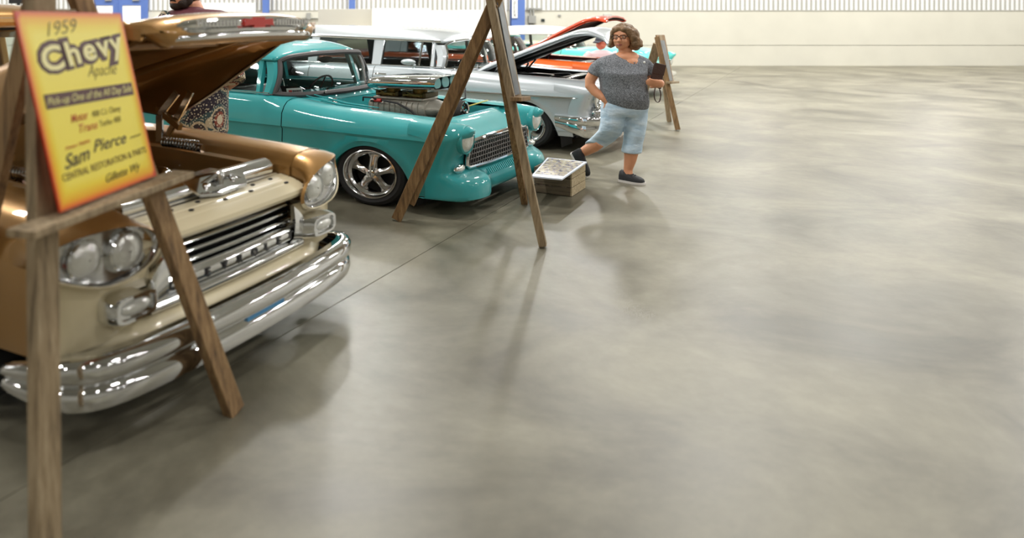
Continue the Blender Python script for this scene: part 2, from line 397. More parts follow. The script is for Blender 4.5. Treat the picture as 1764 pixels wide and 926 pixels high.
b.span(ypt(147, 25, Yd).x, ypt(255, 25, Yd).x, Yd - 0.05, Yd + 0.1, 2.2, 2.35)
tag(b.build('trim_4', BLUE, None, False), kind='structure')
b = MB(); p = ypt(155, 7, Yd - 0.06); q = ypt(161, 0, Yd - 0.06); b.span(p.x, q.x, Yd - 0.07, Yd - 0.06, p.z, q.z + 0.2)
n_ = empty('door_notice', (0, 0, 0)); b.build('sheet', mat('banner_white', rgb(238, 238, 236), 0.6), n_, False)
text_mesh('Y', 0.11, INK, n_, Matrix.Translation((p.x + 0.025, Yd - 0.075, p.z + 0.04)) @ Matrix.Rotation(R(90), 4, 'X'), 'letter')
tag(n_, 'white notice with letter Y on the blue door frame', 'sign')
# a screen on a stand far behind the truck cab
e = empty('display_stand', ypt(32, 25, 20.0) * 1.0); e.location.z = 0
b = MB(); b.span(-0.24, 0.24, -0.03, 0.03, 1.9, 2.3); b.build('screen', BLACK, e, False)
b = MB(); b.tube([(0, 0, 0.03), (0, 0, 1.95)], 0.04, 8); b.build('pole', BLACK, e)
b = MB(); b.lathe([(0.3, 0), (0.3, 0.03), (0.05, 0.05)], 16, None, True, True); b.build('base', BLACK, e)
tag(e, 'black screen on a pole stand far behind the gold truck', 'screen')
# ================================================================ easels, poster, crate
WOOD_G = wood_mat('weathered_grey_wood', rgb(92, 78, 60), rgb(148, 128, 98), rgb(186, 168, 138))
WOOD_B = wood_mat('weathered_brown_wood', rgb(76, 58, 40), rgb(136, 106, 70), rgb(174, 144, 102))
WOOD_L = wood_mat('pale_crate_wood', rgb(140, 122, 92), rgb(188, 170, 136), rgb(214, 200, 168), axis=0)
WOOD_D = wood_mat('grey_crate_wood', rgb(84, 74, 60), rgb(128, 114, 94), rgb(160, 146, 122), axis=0)
IRON = mat('dark_bolt', rgb(60, 55, 50), 0.5, 0.6)
def leg(e, name, a, c, w, t, m, up):
    b = MB(); b.beam(a, c, w, t, up=up); return b.build(name, m, e, False, bevel=0.004)
def easel(loc, rz, label, legs, H, board, ledge, card_label, m1, m2, lw):
    """A-frame easel from the sighted feet and heads of its four legs, a wooden backboard, a ledge and a head bar"""
    e = empty('wooden_easel', loc, rz); tag(e, label, 'easel', 'rough wooden A-frame easels')
    inv = (Matrix.Translation(Vector(loc)) @ Matrix.Rotation(rz, 4, 'Z')).inverted()
    for i, (nm, A, B) in enumerate(legs):
        A = Vector(A); B = Vector(B); d = (B - A) / (B.z - A.z); A = A + d * (0.012 - A.z) if nm != 'lap_board' else A; B = A + d * (H - 0.012 - (0.1 if nm == 'rear_leg' else 0))
        if nm == 'front_leg': leg(e, nm, inv @ A, inv @ B, lw * 0.62, lw, m1 if i == 0 else m2, (0, 1, 0))
        else: leg(e, nm, inv @ A, inv @ B, lw * 0.95, lw * 0.45, m2, (0, 1, 0))
    q = [inv @ Vector(p) for p in board]; n = (q[1] - q[0]).cross(q[3] - q[0]).normalized()
    def bd(u0, u1, v0, v1, t0, t1):
        f = lambda u, v: (q[0] * (1 - u) + q[1] * u) * (1 - v) + (q[3] * (1 - u) + q[2] * u) * v
        c = [f(u0, v0), f(u1, v0), f(u1, v1), f(u0, v1)]
        b = MB(); b.hexa([p + n * t0 for p in c] + [p + n * t1 for p in c]); return b
    for k in range(3): bd(k / 3 + 0.004, (k + 1) / 3 - 0.004, 0, 1, -0.018, 0.0).build('back_slat', m1 if k != 1 else m2, e, False, bevel=0.002)
    A, B = [inv @ Vector(p) for p in ledge]; A = A + n * 0.03; B = B + n * 0.03
    b = MB(); b.beam(A, B, 0.075, 0.03); b.build('ledge', m2, e, False, bevel=0.003)
    b = MB(); b.ball(q[3] + n * 0.006 - Vector((0, 0, 0.1)), 0.014, 8, 5); b.build('bolt', IRON, e)
    o = bd(0.2, 0.74, 0.03, 0.88, 0.004, 0.010).build('show_poster', POSTER_E, None, False)
    o.matrix_world = Matrix.Translation(Vector(loc)) @ Matrix.Rotation(rz, 4, 'Z'); tag(o, card_label, 'poster')
    return e
POSTER_E = mat('poster_bluegrey', rgb(92, 98, 106), 0.35, var=0.5, scale=9)
easel((1.17, 6.02, 0), -R(16), 'tall weathered easel standing before the turquoise car nose',
      [('front_leg', gpt(936, 426), ypt(847, 12, 5.66)), ('front_leg', gpt(904, 350), ypt(848, 25, 5.98)), ('rear_leg', gpt(682, 380), ypt(843, 20, 5.76)), ('lap_board', ypt(706, 350, 6.16), ypt(846, 22, 5.82))],
      1.80, [ypt(883, 171, 5.57), ypt(899, 167, 6.02), ypt(862, -25, 6.18), ypt(846, -25, 5.71)], [ypt(881, 172, 5.48), ypt(899, 170, 6.06)],
      'blue-grey show card on the tall middle easel, seen nearly edge on', WOOD_G, WOOD_B, 0.085)
easel((4.5, 11.5, 0), -R(16), 'small weathered easel standing right of the woman',
      [('front_leg', gpt(1168, 225), ypt(1134, 75, 11.15)), ('front_leg', gpt(1153, 210), ypt(1136, 75, 11.7)), ('rear_leg', gpt(1090, 212), ypt(1132, 72, 11.3)), ('rear_leg', gpt(1098, 202), ypt(1135, 72, 11.7))],
      1.30, [ypt(1151, 142, 11.0), ypt(1161, 141, 11.75), ypt(1145, 60, 11.85), ypt(1131, 60, 11.15)], [ypt(1148, 143, 10.9), ypt(1162, 142, 11.75)],
      'dark bluish show card on the small easel right of the woman', WOOD_B, WOOD_G, 0.1)

# --- left easel with the yellow poster
hd = Vector((math.cos(R(30)), -math.sin(R(30)), 0)); lt = Vector((math.sin(R(30)), math.cos(R(30)), 0))
e1 = empty('wooden_easel', (-0.78, 2.72, 0), -R(30)); tag(e1, 'easel in the foreground carrying the yellow poster', 'easel', 'rough wooden A-frame easels')
def loc1(P): v = Vector(P) - Vector(e1.location); return Vector((v.dot(hd), v.dot(lt), v.z))
def ray_at(px, py, Y): return ypt(px, py, Y)
def through(pa, Ya, pb, Yb, z0, z1):
    """line through two sighted points, cut at two heights"""
    A = ypt(*pa, Ya); B = ypt(*pb, Yb); d = (B - A) / (B.z - A.z)
    return A + d * (z0 - A.z), A + d * (z1 - A.z)
A, B = through((74, 480), 2.47, (70, 5), 2.56, 0.0, 1.86)
leg(e1, 'front_leg', loc1(A), loc1(B), 0.052, 0.086, WOOD_G, (0, 1, 0))
A, B = through((318, 480), 3.10, (140, 5), 2.92, 0.0, 1.86)
leg(e1, 'front_leg', loc1(A), loc1(B), 0.045, 0.086, WOOD_B, (0, 1, 0))
A, B = through((8, 240), 2.9, (52, 40), 2.82, 0.0, 1.80)
leg(e1, 'rear_leg', loc1(A), loc1(B), 0.09, 0.04, WOOD_B, (0, 1, 0))
A = ypt(34, 404, 2.27); B = ypt(316, 299, 3.17)
b = MB(); b.beam(loc1(A), loc1(B), 0.10, 0.026); b.build('ledge', WOOD_G, e1, False, bevel=0.004)
b = MB(); b.beam(loc1(ypt(60, 40, 2.60)), loc1(ypt(145, 40, 2.96)), 0.02, 0.10); b.build('head_bar', WOOD_G, e1, False, bevel=0.003)
b = MB(); b.beam(loc1(ypt(82, 250, 2.55)), loc1(ypt(222, 235, 3.06)), 0.02, 0.08); b.build('cross_bar', WOOD_B, e1, False, bevel=0.003)
# poster: its four corners as seen, standing on the ledge
TL = ypt(23, 19, 2.3654); TR = ypt(207, 23, 2.9544); BR = ypt(268, 302, 3.0090); BL = ypt(103, 366, 2.42)
U = ((TR - TL) + (BR - BL)) / 2; V = ((TL - BL) + (TR - BR)) / 2
cen = (TL + TR + BL + BR) / 4; PW, PH = U.length, V.length
ux = U.normalized(); nz = ux.cross(V).normalized(); vy = nz.cross(ux)
pst = bpy.data.objects.new('show_poster', None); COL.objects.link(pst)
pst.matrix_world = Matrix((ux.to_4d(), vy.to_4d(), nz.to_4d(), (0, 0, 0, 1))).transposed(); pst.location = cen
# shear so that the board keeps the slanted outline of the card
shear = (V.dot(ux)) / V.dot(vy); PHs = V.dot(vy)
SH = Matrix(((1, shear, 0, 0), (0, 1, 0, 0), (0, 0, 1, 0), (0, 0, 0, 1)))
def poster_material():
    m = bpy.data.materials.new('poster_print'); m.use_nodes = True; nt = m.node_tree; b = nt.nodes['Principled BSDF']
    at = nt.nodes.new('ShaderNodeAttribute'); at.attribute_name = 'edge'
    r = nt.nodes.new('ShaderNodeValToRGB'); e = r.color_ramp.elements
    e[0].position = 0.0; e[0].color = rgb(200, 52, 10); e[1].position = 0.62; e[1].color = rgb(244, 226, 88)
    k = e.new(0.09); k.color = rgb(232, 130, 10); k = e.new(0.2); k.color = rgb(236, 176, 8); k = e.new(0.42); k.color = rgb(240, 212, 50)
    nt.links.new(at.outputs['Fac'], r.inputs[0]); nt.links.new(r.outputs[0], b.inputs['Base Color']); b.inputs['Roughness'].default_value = 0.3
    return m
b = MB(); N = 24
rows = [[(PW * (i / N - .5), PHs * (j / N - .5), 0.003) for i in range(N + 1)] for j in range(N + 1)]
b.grid(rows); bk = [[(p[0], p[1], -0.004) for p in r] for r in (rows[0], rows[-1])]; 
b.span(-PW / 2, PW / 2, -PHs / 2, PHs / 2, -0.004, 0.0029)
b.v = [tuple(SH @ Vector(v)) for v in b.v]
po = b.build('printed_card', poster_material(), pst, False, fix=False)
attr = po.data.attributes.new('edge', 'FLOAT', 'POINT')
inv = SH.inverted()
for i, v in enumerate(po.data.vertices):
    q = inv @ v.co; attr.data[i].value = min(PW / 2 - abs(q.x), (PHs / 2 - abs(q.y)) * 0.8) / 0.1
tag(pst, 'yellow show poster with Chevy lettering on the foreground easel', 'poster')
MAROON = mat('maroon_ink', rgb(74, 28, 30), 0.4); BROWNI = mat('brown_ink', rgb(96, 62, 20), 0.45); REDI = mat('red_ink', rgb(190, 84, 30), 0.45); DARKI = mat('dark_ink', rgb(48, 30, 14), 0.45); PALEI = mat('pale_print', rgb(232, 222, 150), 0.4); OLIVEI = mat('olive_ink', rgb(120, 104, 34), 0.45)
def pt(body, u0, v0, u1, v1, cap, m, sh=0.0, off=0.0, lift=0.0005, name='lettering', sp=1.0):
    """print set to run from (u0, v0) to (u1, v1), capital height as a fraction of the card; fractions from the lower left"""
    o = text_mesh(body, 0.1, m, pst, Matrix.Identity(4), name, sh, 0.0004, off, 'LEFT', 1.0, sp); me = o.data
    xs = [v.co.x for v in me.vertices]; x_0, x_1 = min(xs), max(xs)
    A = Vector((PW * (u0 - .5), PHs * (v0 - .5))); B = Vector((PW * (u1 - .5), PHs * (v1 - .5))); d = B - A
    kx = d.length / (x_1 - x_0); ky = cap * PHs / 0.0725
    M = SH @ Matrix.Translation((A.x, A.y, 0.0035 + lift)) @ Matrix.Rotation(math.atan2(d.y, d.x), 4, 'Z') @ Matrix.Diagonal((kx, ky, 1, 1)) @ Matrix.Translation((-x_0, 0, 0))
    me.transform(M); return o
pt('1959', 0.22, 0.872, 0.51, 0.895, 0.075, OLIVEI, 0.4, -0.0008)
pt('Chevy', 0.095, 0.688, 0.955, 0.775, 0.135, MAROON, 0.0, 0.0125, 0.0, 'headline', 1.12)
pt('Chevy', 0.125, 0.69, 0.935, 0.775, 0.128, mat('headline_fill', rgb(240, 230, 168), 0.4), 0.0, 0.0025, 0.0022, 'headline', 1.16)
pt('Apache', 0.50, 0.645, 0.81, 0.642, 0.07, OLIVEI, 0.5, -0.001)
b = MB(); M = SH @ Matrix.Translation((0, PHs * (0.545 - .5), 0.0036))
b.span(-PW * .425, PW * .442, -PHs * .037, PHs * .037, 0, 0.0006); b.v = [tuple(M @ Vector(v)) for v in b.v]; b.build('title_band', MAROON, pst, False)
pt('Pick-up One of the All Day Sale', 0.09, 0.525, 0.925, 0.530, 0.042, PALEI, 0.35, 0.0, 0.0016)
pt('Motor', 0.255, 0.418, 0.42, 0.424, 0.045, REDI, 0.4, 0.0004); pt('408 C.I. Chevy', 0.455, 0.426, 0.76, 0.430, 0.034, OLIVEI, 0.15)
pt('Trans', 0.31, 0.36, 0.49, 0.362, 0.045, REDI, 0.4, 0.0004); pt('Turbo 400', 0.51, 0.366, 0.735, 0.370, 0.034, OLIVEI, 0.15)
pt('Owner / Builder', 0.155, 0.29, 0.39, 0.30, 0.018, REDI, 0.3)
pt('Sam', 0.115, 0.195, 0.36, 0.215, 0.072, DARKI, 0.45, 0.0012); pt('Pierce', 0.395, 0.240, 0.75, 0.243, 0.066, DARKI, 0.45, 0.0008); pt('owner', 0.79, 0.258, 0.925, 0.262, 0.018, OLIVEI, 0.2)
pt('CENTRAL RESTORATION & PARTS', 0.075, 0.140, 0.94, 0.155, 0.038, BROWNI)
pt('Gillette Wy', 0.45, 0.062, 0.835, 0.072, 0.045, DARKI, 0.5)

# --- wooden crate and the photo board on it
cr = empty('wooden_crate', (1.986, 6.965, 0), -R(33)); tag(cr, 'low wooden crate of grey slats beside the turquoise bumper', 'crate')
CL, CW, CH = 0.33, 0.42, 0.237        # local x runs towards the aisle; origin at the near aisle corner
n = 3; sh = CH / n
for i in range(n):
    z0, z1 = i * sh + 0.003, (i + 1) * sh - 0.004
    b = MB(); b.span(-CL, -0.016, 0.0, 0.014, z0, z1); b.build('slat', WOOD_D, cr, False, bevel=0.002)
    b = MB(); b.span(-CL, -0.016, CW - 0.014, CW, z0, z1); b.build('slat', WOOD_D, cr, False, bevel=0.002)
    b = MB(); b.span(-0.015, 0.0, 0, CW, z0, z1); b.build('slat', WOOD_L, cr, False, bevel=0.002)
    b = MB(); b.span(-CL - 0.001, -CL - 0.016, 0, CW, z0, z1); b.build('slat', WOOD_D, cr, False, bevel=0.002)
for x in (-0.035, -CL + 0.02):
    for y in (0.03, CW - 0.03):
        b = MB(); b.span(x - 0.015, x + 0.015, y - 0.014, y + 0.014, 0.002, CH - 0.01); b.build('corner_post', WOOD_D, cr, False)
b = MB(); b.span(-CL, -0.016, 0.015, CW - 0.015, 0.012, 0.02); b.build('bottom_board', WOOD_D, cr, False)
def collage_material():
    m = bpy.data.materials.new('photo_collage'); m.use_nodes = True; nt = m.node_tree; b = nt.nodes['Principled BSDF']
    tc = nt.nodes.new('ShaderNodeTexCoord'); n = nt.nodes.new('ShaderNodeTexNoise'); n.inputs['Scale'].default_value = 22; n.inputs['Detail'].default_value = 5
    r = nt.nodes.new('ShaderNodeValToRGB'); e = r.color_ramp.elements; e[0].position = 0.36; e[0].color = rgb(92, 88, 96); e[1].position = 0.66; e[1].color = rgb(205, 202, 205)
    k = e.new(0.46); k.color = rgb(150, 140, 150); k = e.new(0.53); k.color = rgb(196, 184, 140)
    nt.links.new(tc.outputs['Object'], n.inputs[0]); nt.links.new(n.outputs[0], r.inputs[0]); nt.links.new(r.outputs[0], b.inputs['Base Color']); b.inputs['Roughness'].default_value = 0.25
    return m
pb = empty('photo_board', (0, 0, 0)); tag(pb, 'white photo board with snapshots lying on the wooden crate', 'board')
c4 = [gpt(915, 303, 0.252), gpt(968, 308, 0.252), gpt(1011, 278.5, 0.262), gpt(943, 271, 0.262)]
pb.location = (c4[0] + c4[2]) / 2; c4 = [c - Vector(pb.location) for c in c4]
b = MB(); b.hexa([c - Vector((0, 0, 0.012)) for c in c4] + c4); b.build('board', mat('foam_board', rgb(222, 228, 240), 0.5), pb, False)
COLL = collage_material()
def bl(u, v): return (c4[0] * (1 - u) + c4[1] * u) * (1 - v) + (c4[3] * (1 - u) + c4[2] * u) * v + Vector((0, 0, 0.001))
for i in range(3):
    for j in range(4):
        u0, u1, v0, v1 = 0.05 + i * .3, 0.05 + i * .3 + .292, 0.13 + j * .21, 0.13 + j * .21 + .204
        b = MB(); q = [bl(u0, v0), bl(u1, v0), bl(u1, v1), bl(u0, v1)]; b.hexa(q + [p + Vector((0, 0, 0.0008)) for p in q]); b.build('photo', COLL, pb, False)
# ================================================================ cars
# local frame of a car: origin on the floor under the front axle, x forward, y to its left, z up
YK = [0, 0.42, 0.48, 0.54, 0.60, 0.66, 0.76, 0.85, 0.90, 0.925, 0.935]
NOSE55 = {
 0:    [(.66,.15),(.86,.15),(.90,.21),(.88,.29),(.81,.335),(.785,.375),(.775,.48),(.80,.572),(.73,.635),(.67,.685),(.60,.72),(.53,.735)],
 .42:  [(.66,.15),(.86,.15),(.90,.21),(.88,.29),(.81,.335),(.785,.375),(.775,.48),(.795,.572),(.72,.635),(.66,.685),(.595,.72),(.53,.735)],
 .48:  [(.64,.15),(.89,.145),(.935,.21),(.91,.30),(.82,.34),(.785,.375),(.775,.48),(.785,.570),(.70,.63),(.65,.68),(.585,.715),(.53,.732)],
 .54:  [(.62,.15),(.92,.14),(.965,.21),(.935,.305),(.83,.345),(.785,.38),(.772,.48),(.77,.560),(.68,.62),(.63,.668),(.57,.71),(.52,.730)],
 .60:  [(.60,.15),(.93,.14),(.97,.21),(.94,.305),(.83,.345),(.785,.38),(.77,.47),(.765,.53),(.74,.60),(.66,.668),(.57,.712),(.47,.735)],
 .66:  [(.60,.15),(.93,.14),(.965,.21),(.935,.305),(.825,.345),(.785,.38),(.775,.46),(.80,.52),(.85,.61),(.83,.69),(.68,.73),(.40,.748)],
 .76:  [(.58,.15),(.91,.14),(.945,.21),(.915,.30),(.815,.345),(.785,.38),(.78,.45),(.82,.51),(.86,.61),(.925,.70),(.76,.745),(.40,.765)],
 .85:  [(.57,.15),(.86,.14),(.89,.21),(.865,.30),(.79,.345),(.77,.38),(.77,.45),(.80,.51),(.84,.60),(.885,.685),(.73,.732),(.40,.755)],
 .90:  [(.56,.15),(.79,.145),(.815,.21),(.80,.30),(.745,.345),(.735,.38),(.74,.45),(.77,.52),(.80,.59),(.82,.66),(.68,.705),(.40,.735)],
 .925: [(.55,.15),(.69,.15),(.71,.21),(.70,.30),(.675,.345),(.67,.38),(.68,.45),(.71,.53),(.735,.585),(.74,.63),(.61,.67),(.40,.70)],
 .935: [(.50,.15),(.56,.15),(.565,.21),(.565,.30),(.56,.345),(.56,.38),(.57,.45),(.60,.54),(.62,.575),(.61,.60),(.52,.63),(.40,.65)],
}
def nose(P, mset, parent):
    zs = P['zs']; xs = P.get('xs', 1.0); K = P['nose']
    ys = []
    for a, c in zip(YK, YK[1:]):
        n = 4 if c > 0.42 else 8
        ys += [a + (c - a) * i / n for i in range(n)]
    ys += [YK[-1]]; ys = [-y for y in reversed(ys[1:])] + ys
    rows = []
    for y in ys:
        row = []
        for L in range(12):
            x = sinterp([(k, K[k][L][0]) for k in YK], abs(y)); z = sinterp([(k, K[k][L][1]) for k in YK], abs(y))
            row.append((x * xs, y * P['hw'] / 0.93, z * zs))
        # subdivide levels for smoothness
        fine = []
        for i in range(11):
            for t in (0, 0.34, 0.67):
                fine.append(tuple(sinterp([(k, row[k][c]) for k in range(max(0, i - 1), min(12, i + 3))], i + t) for c in range(3)))
        fine.append(row[-1]); rows.append(fine)
    b = MB(); b.grid(rows)
    return b.build('nose_panel', mset['body'], parent, True, 50)
def arch_low(P, x):
    z = P['sill']
    for xc in (P['fx'], P['rx']):
        d = abs(x - xc) / P['ar']
        if d < 1: z = max(z, 0.03 + P['ah'] * math.sqrt(1 - d * d))
    return z
def side_section(P, x, s):
    hw = P['hw']; zt = sinterp(P['zt'], x); zc = sinterp(P['crease'], x); zl = arch_low(P, x)
    yi = interp([(-5.3, .45), (-4.4, .55), (-3.4, .62), (-3.2, .78), (-1.15, .80), (-0.95, .60), (0.5, .58)], x)
    nar = interp([(-5.25, .16), (-4.9, .04), (-4.4, 0)], x)
    f = lambda t: yi + (hw - 0.02 - yi) * t
    pts = [(f(0), zt - .012), (f(.3), zt + .002), (f(.58), zt - .002), (f(.8), zt - .022), (f(.94), zt - .06), (hw - .004, zt * .6 + zc * .4 - .02), (hw + .004, zc + .03), (hw + .006, zc + .012), (hw - .012, zc - .012), (hw - .006, (zc + zl) / 2), (hw - .012, zl + .04), (hw - .03, zl), (hw - .16, zl + .006)]
    return [(x, s * max(0, (y - nar)), z) for y, z in pts]
def panel_strip(P, x0, x1, s, name, m, parent, step=0.035):
    n = max(2, int(abs(x1 - x0) / step) + 1); b = MB()
    b.grid([side_section(P, x, s) for x in frange(x0, x1, n)])
    return b.build(name, m, parent, True, 42)
def wheel(parent, x, y, s, P, style='star'):
    """tyre and rim; the photograph is stretched sideways, so lengths along the car are 1.3 times the heights"""
    r = P['wr']; rr = P['rimr']; wd = P.get('tw', .22); kx = 1.31
    e = bpy.data.objects.new('wheel', None); COL.objects.link(e); e.parent = parent; e.location = (x, y, r)
    M = Matrix.Diagonal((kx, 1, 1, 1)) @ Matrix.Rotation(R(90) * (1 if s < 0 else -1), 4, 'X')      # lathe axis +z -> outwards
    b = MB(); b.lathe([(rr * .98, -wd), (r * .93, -wd), (r * .995, -wd * .85), (r, -wd * .5), (r * .995, -wd * .15), (r * .965, -.01), (rr + (r - rr) * .5, .006), (rr * 1.02, -.002), (rr * .97, -.012)], 48, M)
    b.build('tyre', RUBBER, e, True, 30)
    b = MB(); b.lathe([(rr * .99, -wd + .02), (rr * .99, -.015), (rr * 1.01, .004), (rr * .97, .008), (rr * .93, -.004), (rr * .90, -.03), (rr * .84, -.04), (rr * .80, -.05), (rr * .79, -.075)], 48, M)
    b.build('rim', CHROME_D, e, True, 30)
    b = MB(); b.lathe([(rr * .8, -.13), (0.01, -.13)], 32, M); b.build('brake_disc', BLACK, e)
    if style == 'star':
        b = MB()
        for k in range(5):
            t0 = 2 * math.pi * k / 5 + math.pi / 2
            def pp(rad, dt, h): return M @ Vector((rad * math.cos(t0 + dt), rad * math.sin(t0 + dt), h))
            rows = []
            for rad, w2, h in ((.02, .9, -.03), (rr * .30, .62, -.035), (rr * .5, .30, -.045), (rr * .66, .24, -.055), (rr * .82, .36, -.07)):
                rows.append([pp(rad, -w2, h - .02), pp(rad, -w2 * .7, h), pp(rad, 0, h + .01), pp(rad, w2 * .7, h), pp(rad, w2, h - .02)])
            b.grid(rows)
        b.build('spokes', CHROME_D, e, True, 40)
        b = MB(); b.lathe([(rr * .16, -.05), (rr * .16, -.015), (rr * .12, -.01), (.004, -.012)], 20, M); b.build('hub_cap', CHROME, e)
        b = MB()
        for k in range(5):
            t = 2 * math.pi * k / 5 + math.pi / 2; p = M @ Vector((rr * .27 * math.cos(t), rr * .27 * math.sin(t), -.026)); b.ball(p, .011, 6, 4)
        lo = b.build('lug_nuts', CHROME_D, e); lo['kind'] = 'stuff'
    else:
        b = MB(); b.lathe([(rr * .8, -.07), (rr * .6, -.03), (rr * .3, -.02), (rr * .1, 0), (.004, .004)], 32, M); b.build('hub_cap', CHROME, e)
    return e
def headlamp(parent, x, y, z, r, s, m_bezel, kx=1.12):
    M = Matrix.Translation((x, y, z)) @ Matrix.Rotation(R(90), 4, 'Y') @ Matrix.Diagonal((1, kx, 1, 1))
    b = MB(); b.lathe([(r * 1.02, -.10), (r * 1.16, -.02), (r * 1.16, .012), (r * 1.06, .02), (r, .008)], 28, M); h = b.build('headlamp', m_bezel, parent)
    b = MB(); b.lathe([(r * 1.0, .006), (r * .9, .02), (r * .6, .036), (r * .3, .042), (.003, .044)], 28, M); b.build('lens', LENS, h)
    return h
def greenhouse(P, S, parent):
    """roof, pillars, windscreen, gaskets and side glass"""
    zb, zr = P['belt'], P['rail']; yb, yr = P.get('yb', .85), P.get('yr', .735)
    def yside(z): return yb + (yr - yb) * (z - zb) / (zr - zb)
    ex = P['roof_end']
    # roof skin
    rows = []
    for x in frange(ex, P['hdr'], 30):
        zc = sinterp(P['rz'], x); ze = zr + interp(P['rail_rise'], x); row = []
        for t in frange(-1, 1, 25):
            a = abs(t); yy = t * (yr + .015); z = ze + (zc - ze) * (1 - a ** 3.2) ** 0.8
            xx = x - 0.10 * a ** 3 * max(0, (x - (P['hdr'] - .35)) / .35)
            row.append((xx, yy, z))
        rows.append(row)
    b = MB(); b.grid(rows); b.build('roof', S['roof'], parent, True, 60, solid=0.03)
    # windscreen outline, half side
    lo = [(P['wx0'], 0, P['wz']), (P['wx0'] - .02, .25, P['wz']), (P['wx0'] - .08, .5, P['wz'] - .003), (P['wx0'] - .19, .70, P['wz'] - .002), (P['wx0'] - .30, .80, P['wz'] + .012)]
    hi = [(P['hdr'] + .01, 0, P['whz']), (P['hdr'] + .005, .2, P['whz']), (P['hdr'] - .01, .42, P['whz'] - .008), (P['hdr'] - .04, .60, P['whz'] - .022), (P['hdr'] - .085, .69, P['whz'] - .06)]
    def full(c): return [(x, -y, z) for x, y, z in reversed(c[1:])] + c
    def dense(c):
        out = []
        for i in range(len(c) - 1):
            for t in (0, .25, .5, .75): out.append(tuple(sinterp([(k, c[k][d]) for k in range(max(0, i - 1), min(len(c), i + 3))], i + t) for d in range(3)))
        return out + [c[-1]]
    L = dense(full(lo)); Hh = dense(full(hi)); rows = []
    for t in frange(0, 1, 9):
        rows.append([tuple(a * (1 - t) + c * t + (0.05 * math.sin(math.pi * t) if d == 0 else 0) * 0.6 for d, (a, c) in enumerate(zip(p, q))) for p, q in zip(L, Hh)])
    b = MB(); b.grid(rows); b.build('windscreen', GLASS, parent)
    ring = L + [r[-1] for r in rows[1:-1]] + list(reversed(Hh)) + [r[0] for r in reversed(rows[1:-1])]
    b = MB(); b.tube(ring, P.get('gr', .019), 8, closed=True); b.build('windscreen_gasket', S['gasket'], parent)
    # A pillars between windscreen and door
    for s in (-1, 1):
        col = [r[-1] if s > 0 else r[0] for r in rows]; b = MB(); rr = []
        for i, p in enumerate(col):
            z = p[2]; rr.append([(p[0], p[1], z), (p[0] - .03, s * max(abs(p[1]), yside(z)) , z), (p[0] - P['apw'] * (1 + .35 * i / 8), s * (yside(z) + .0), z), (p[0] - P['apw'] * (1 + .35 * i / 8), s * (yside(z) - .05), z)])
        b.grid(rr); b.build('front_pillar', S['pillar'], parent, True, 50)
        # drip rail over the doors
        xs = frange(P['hdr'] - .12, ex + .03, 16); b = MB()
        b.tube([(x, s * (yr + .012), zr + interp(P['rail_rise'], x) - .006) for x in xs], .014, 6); b.build('drip_rail', S.get('rail', S['roof']), parent)
        # upright pillars and glass
        for xa, xb, ta, tb in P['pillars']:
            b = MB(); q = []
            for z, x0_, x1_ in ((zb - .02, xa, xb), (zr + .005, ta, tb)):
                zz = z + (interp(P['rail_rise'], x0_) if z > zb else 0)
                q.append([(x0_, s * (yside(z) + .006), zz), (x1_, s * (yside(z) + .006), zz), (x1_, s * (yside(z) - .045), zz), (x0_, s * (yside(z) - .045), zz)])
            b.loft(q); b.build('side_pillar', S['pillar'], parent, False)
        for xa, xb in P['glass']:
            b = MB(); n_ = frange(xa, xb, 6); b.grid([[(x, s * (yside(zb) - .015), zb - .01) for x in n_], [(x, s * (yside(zr) - .012), zr + interp(P['rail_rise'], x)) for x in n_]])
            b.build('side_window', S.get('sglass', GLASS), parent)
            b = MB(); z0_ = zb + .006; z1_ = zr - .008 
            ringp = [(xa, s * yside(z0_), z0_), (xb, s * yside(z0_), z0_), (xb, s * yside(z1_), z1_ + interp(P['rail_rise'], xb)), (xa, s * yside(z1_), z1_ + interp(P['rail_rise'], xa))]
            b.tube(ringp, .008, 6, closed=True); b.build('window_frame', S.get('wframe', CHROME), parent)
        # belt moulding
        b = MB(); b.tube([(x, s * (yside(zb) + .008), zb + .002) for x in frange(P['wx0'] - .32, ex - .1, 10)], .009, 6); b.build('belt_moulding', S.get('belt_m', CHROME), parent)
    # rear window slope
    b = MB(); row0 = [(ex, t * yr, (zr + interp(P['rail_rise'], ex)) + (sinterp(P['rz'], ex) - zr - interp(P['rail_rise'], ex)) * (1 - abs(t) ** 3.2) ** .8) for t in frange(-1, 1, 13)]
    row1 = [(ex - P['rslope'], t * (yb - .05), zb - .0) for t in frange(-1, 1, 13)]
    b.grid([row0, row1]); b.build('rear_window', GLASS_T, parent)
    for s in (-1, 1):
        b = MB(); b.loft([[(ex + .3, s * (yside(zb) + .004), zb - .01), (ex - P['rslope'] - .02, s * (yb - .02), zb - .01), (ex - P['rslope'] - .02, s * (yb - .09), zb - .01), (ex + .3, s * (yb - .06), zb - .01)],
                          [(ex + .25, s * (yr + .004), zr), (ex + .0, s * (yr + .0), zr - .01), (ex + .0, s * (yr - .06), zr), (ex + .25, s * (yr - .05), zr)]]); b.build('rear_pillar', S['pillar'], parent, False)
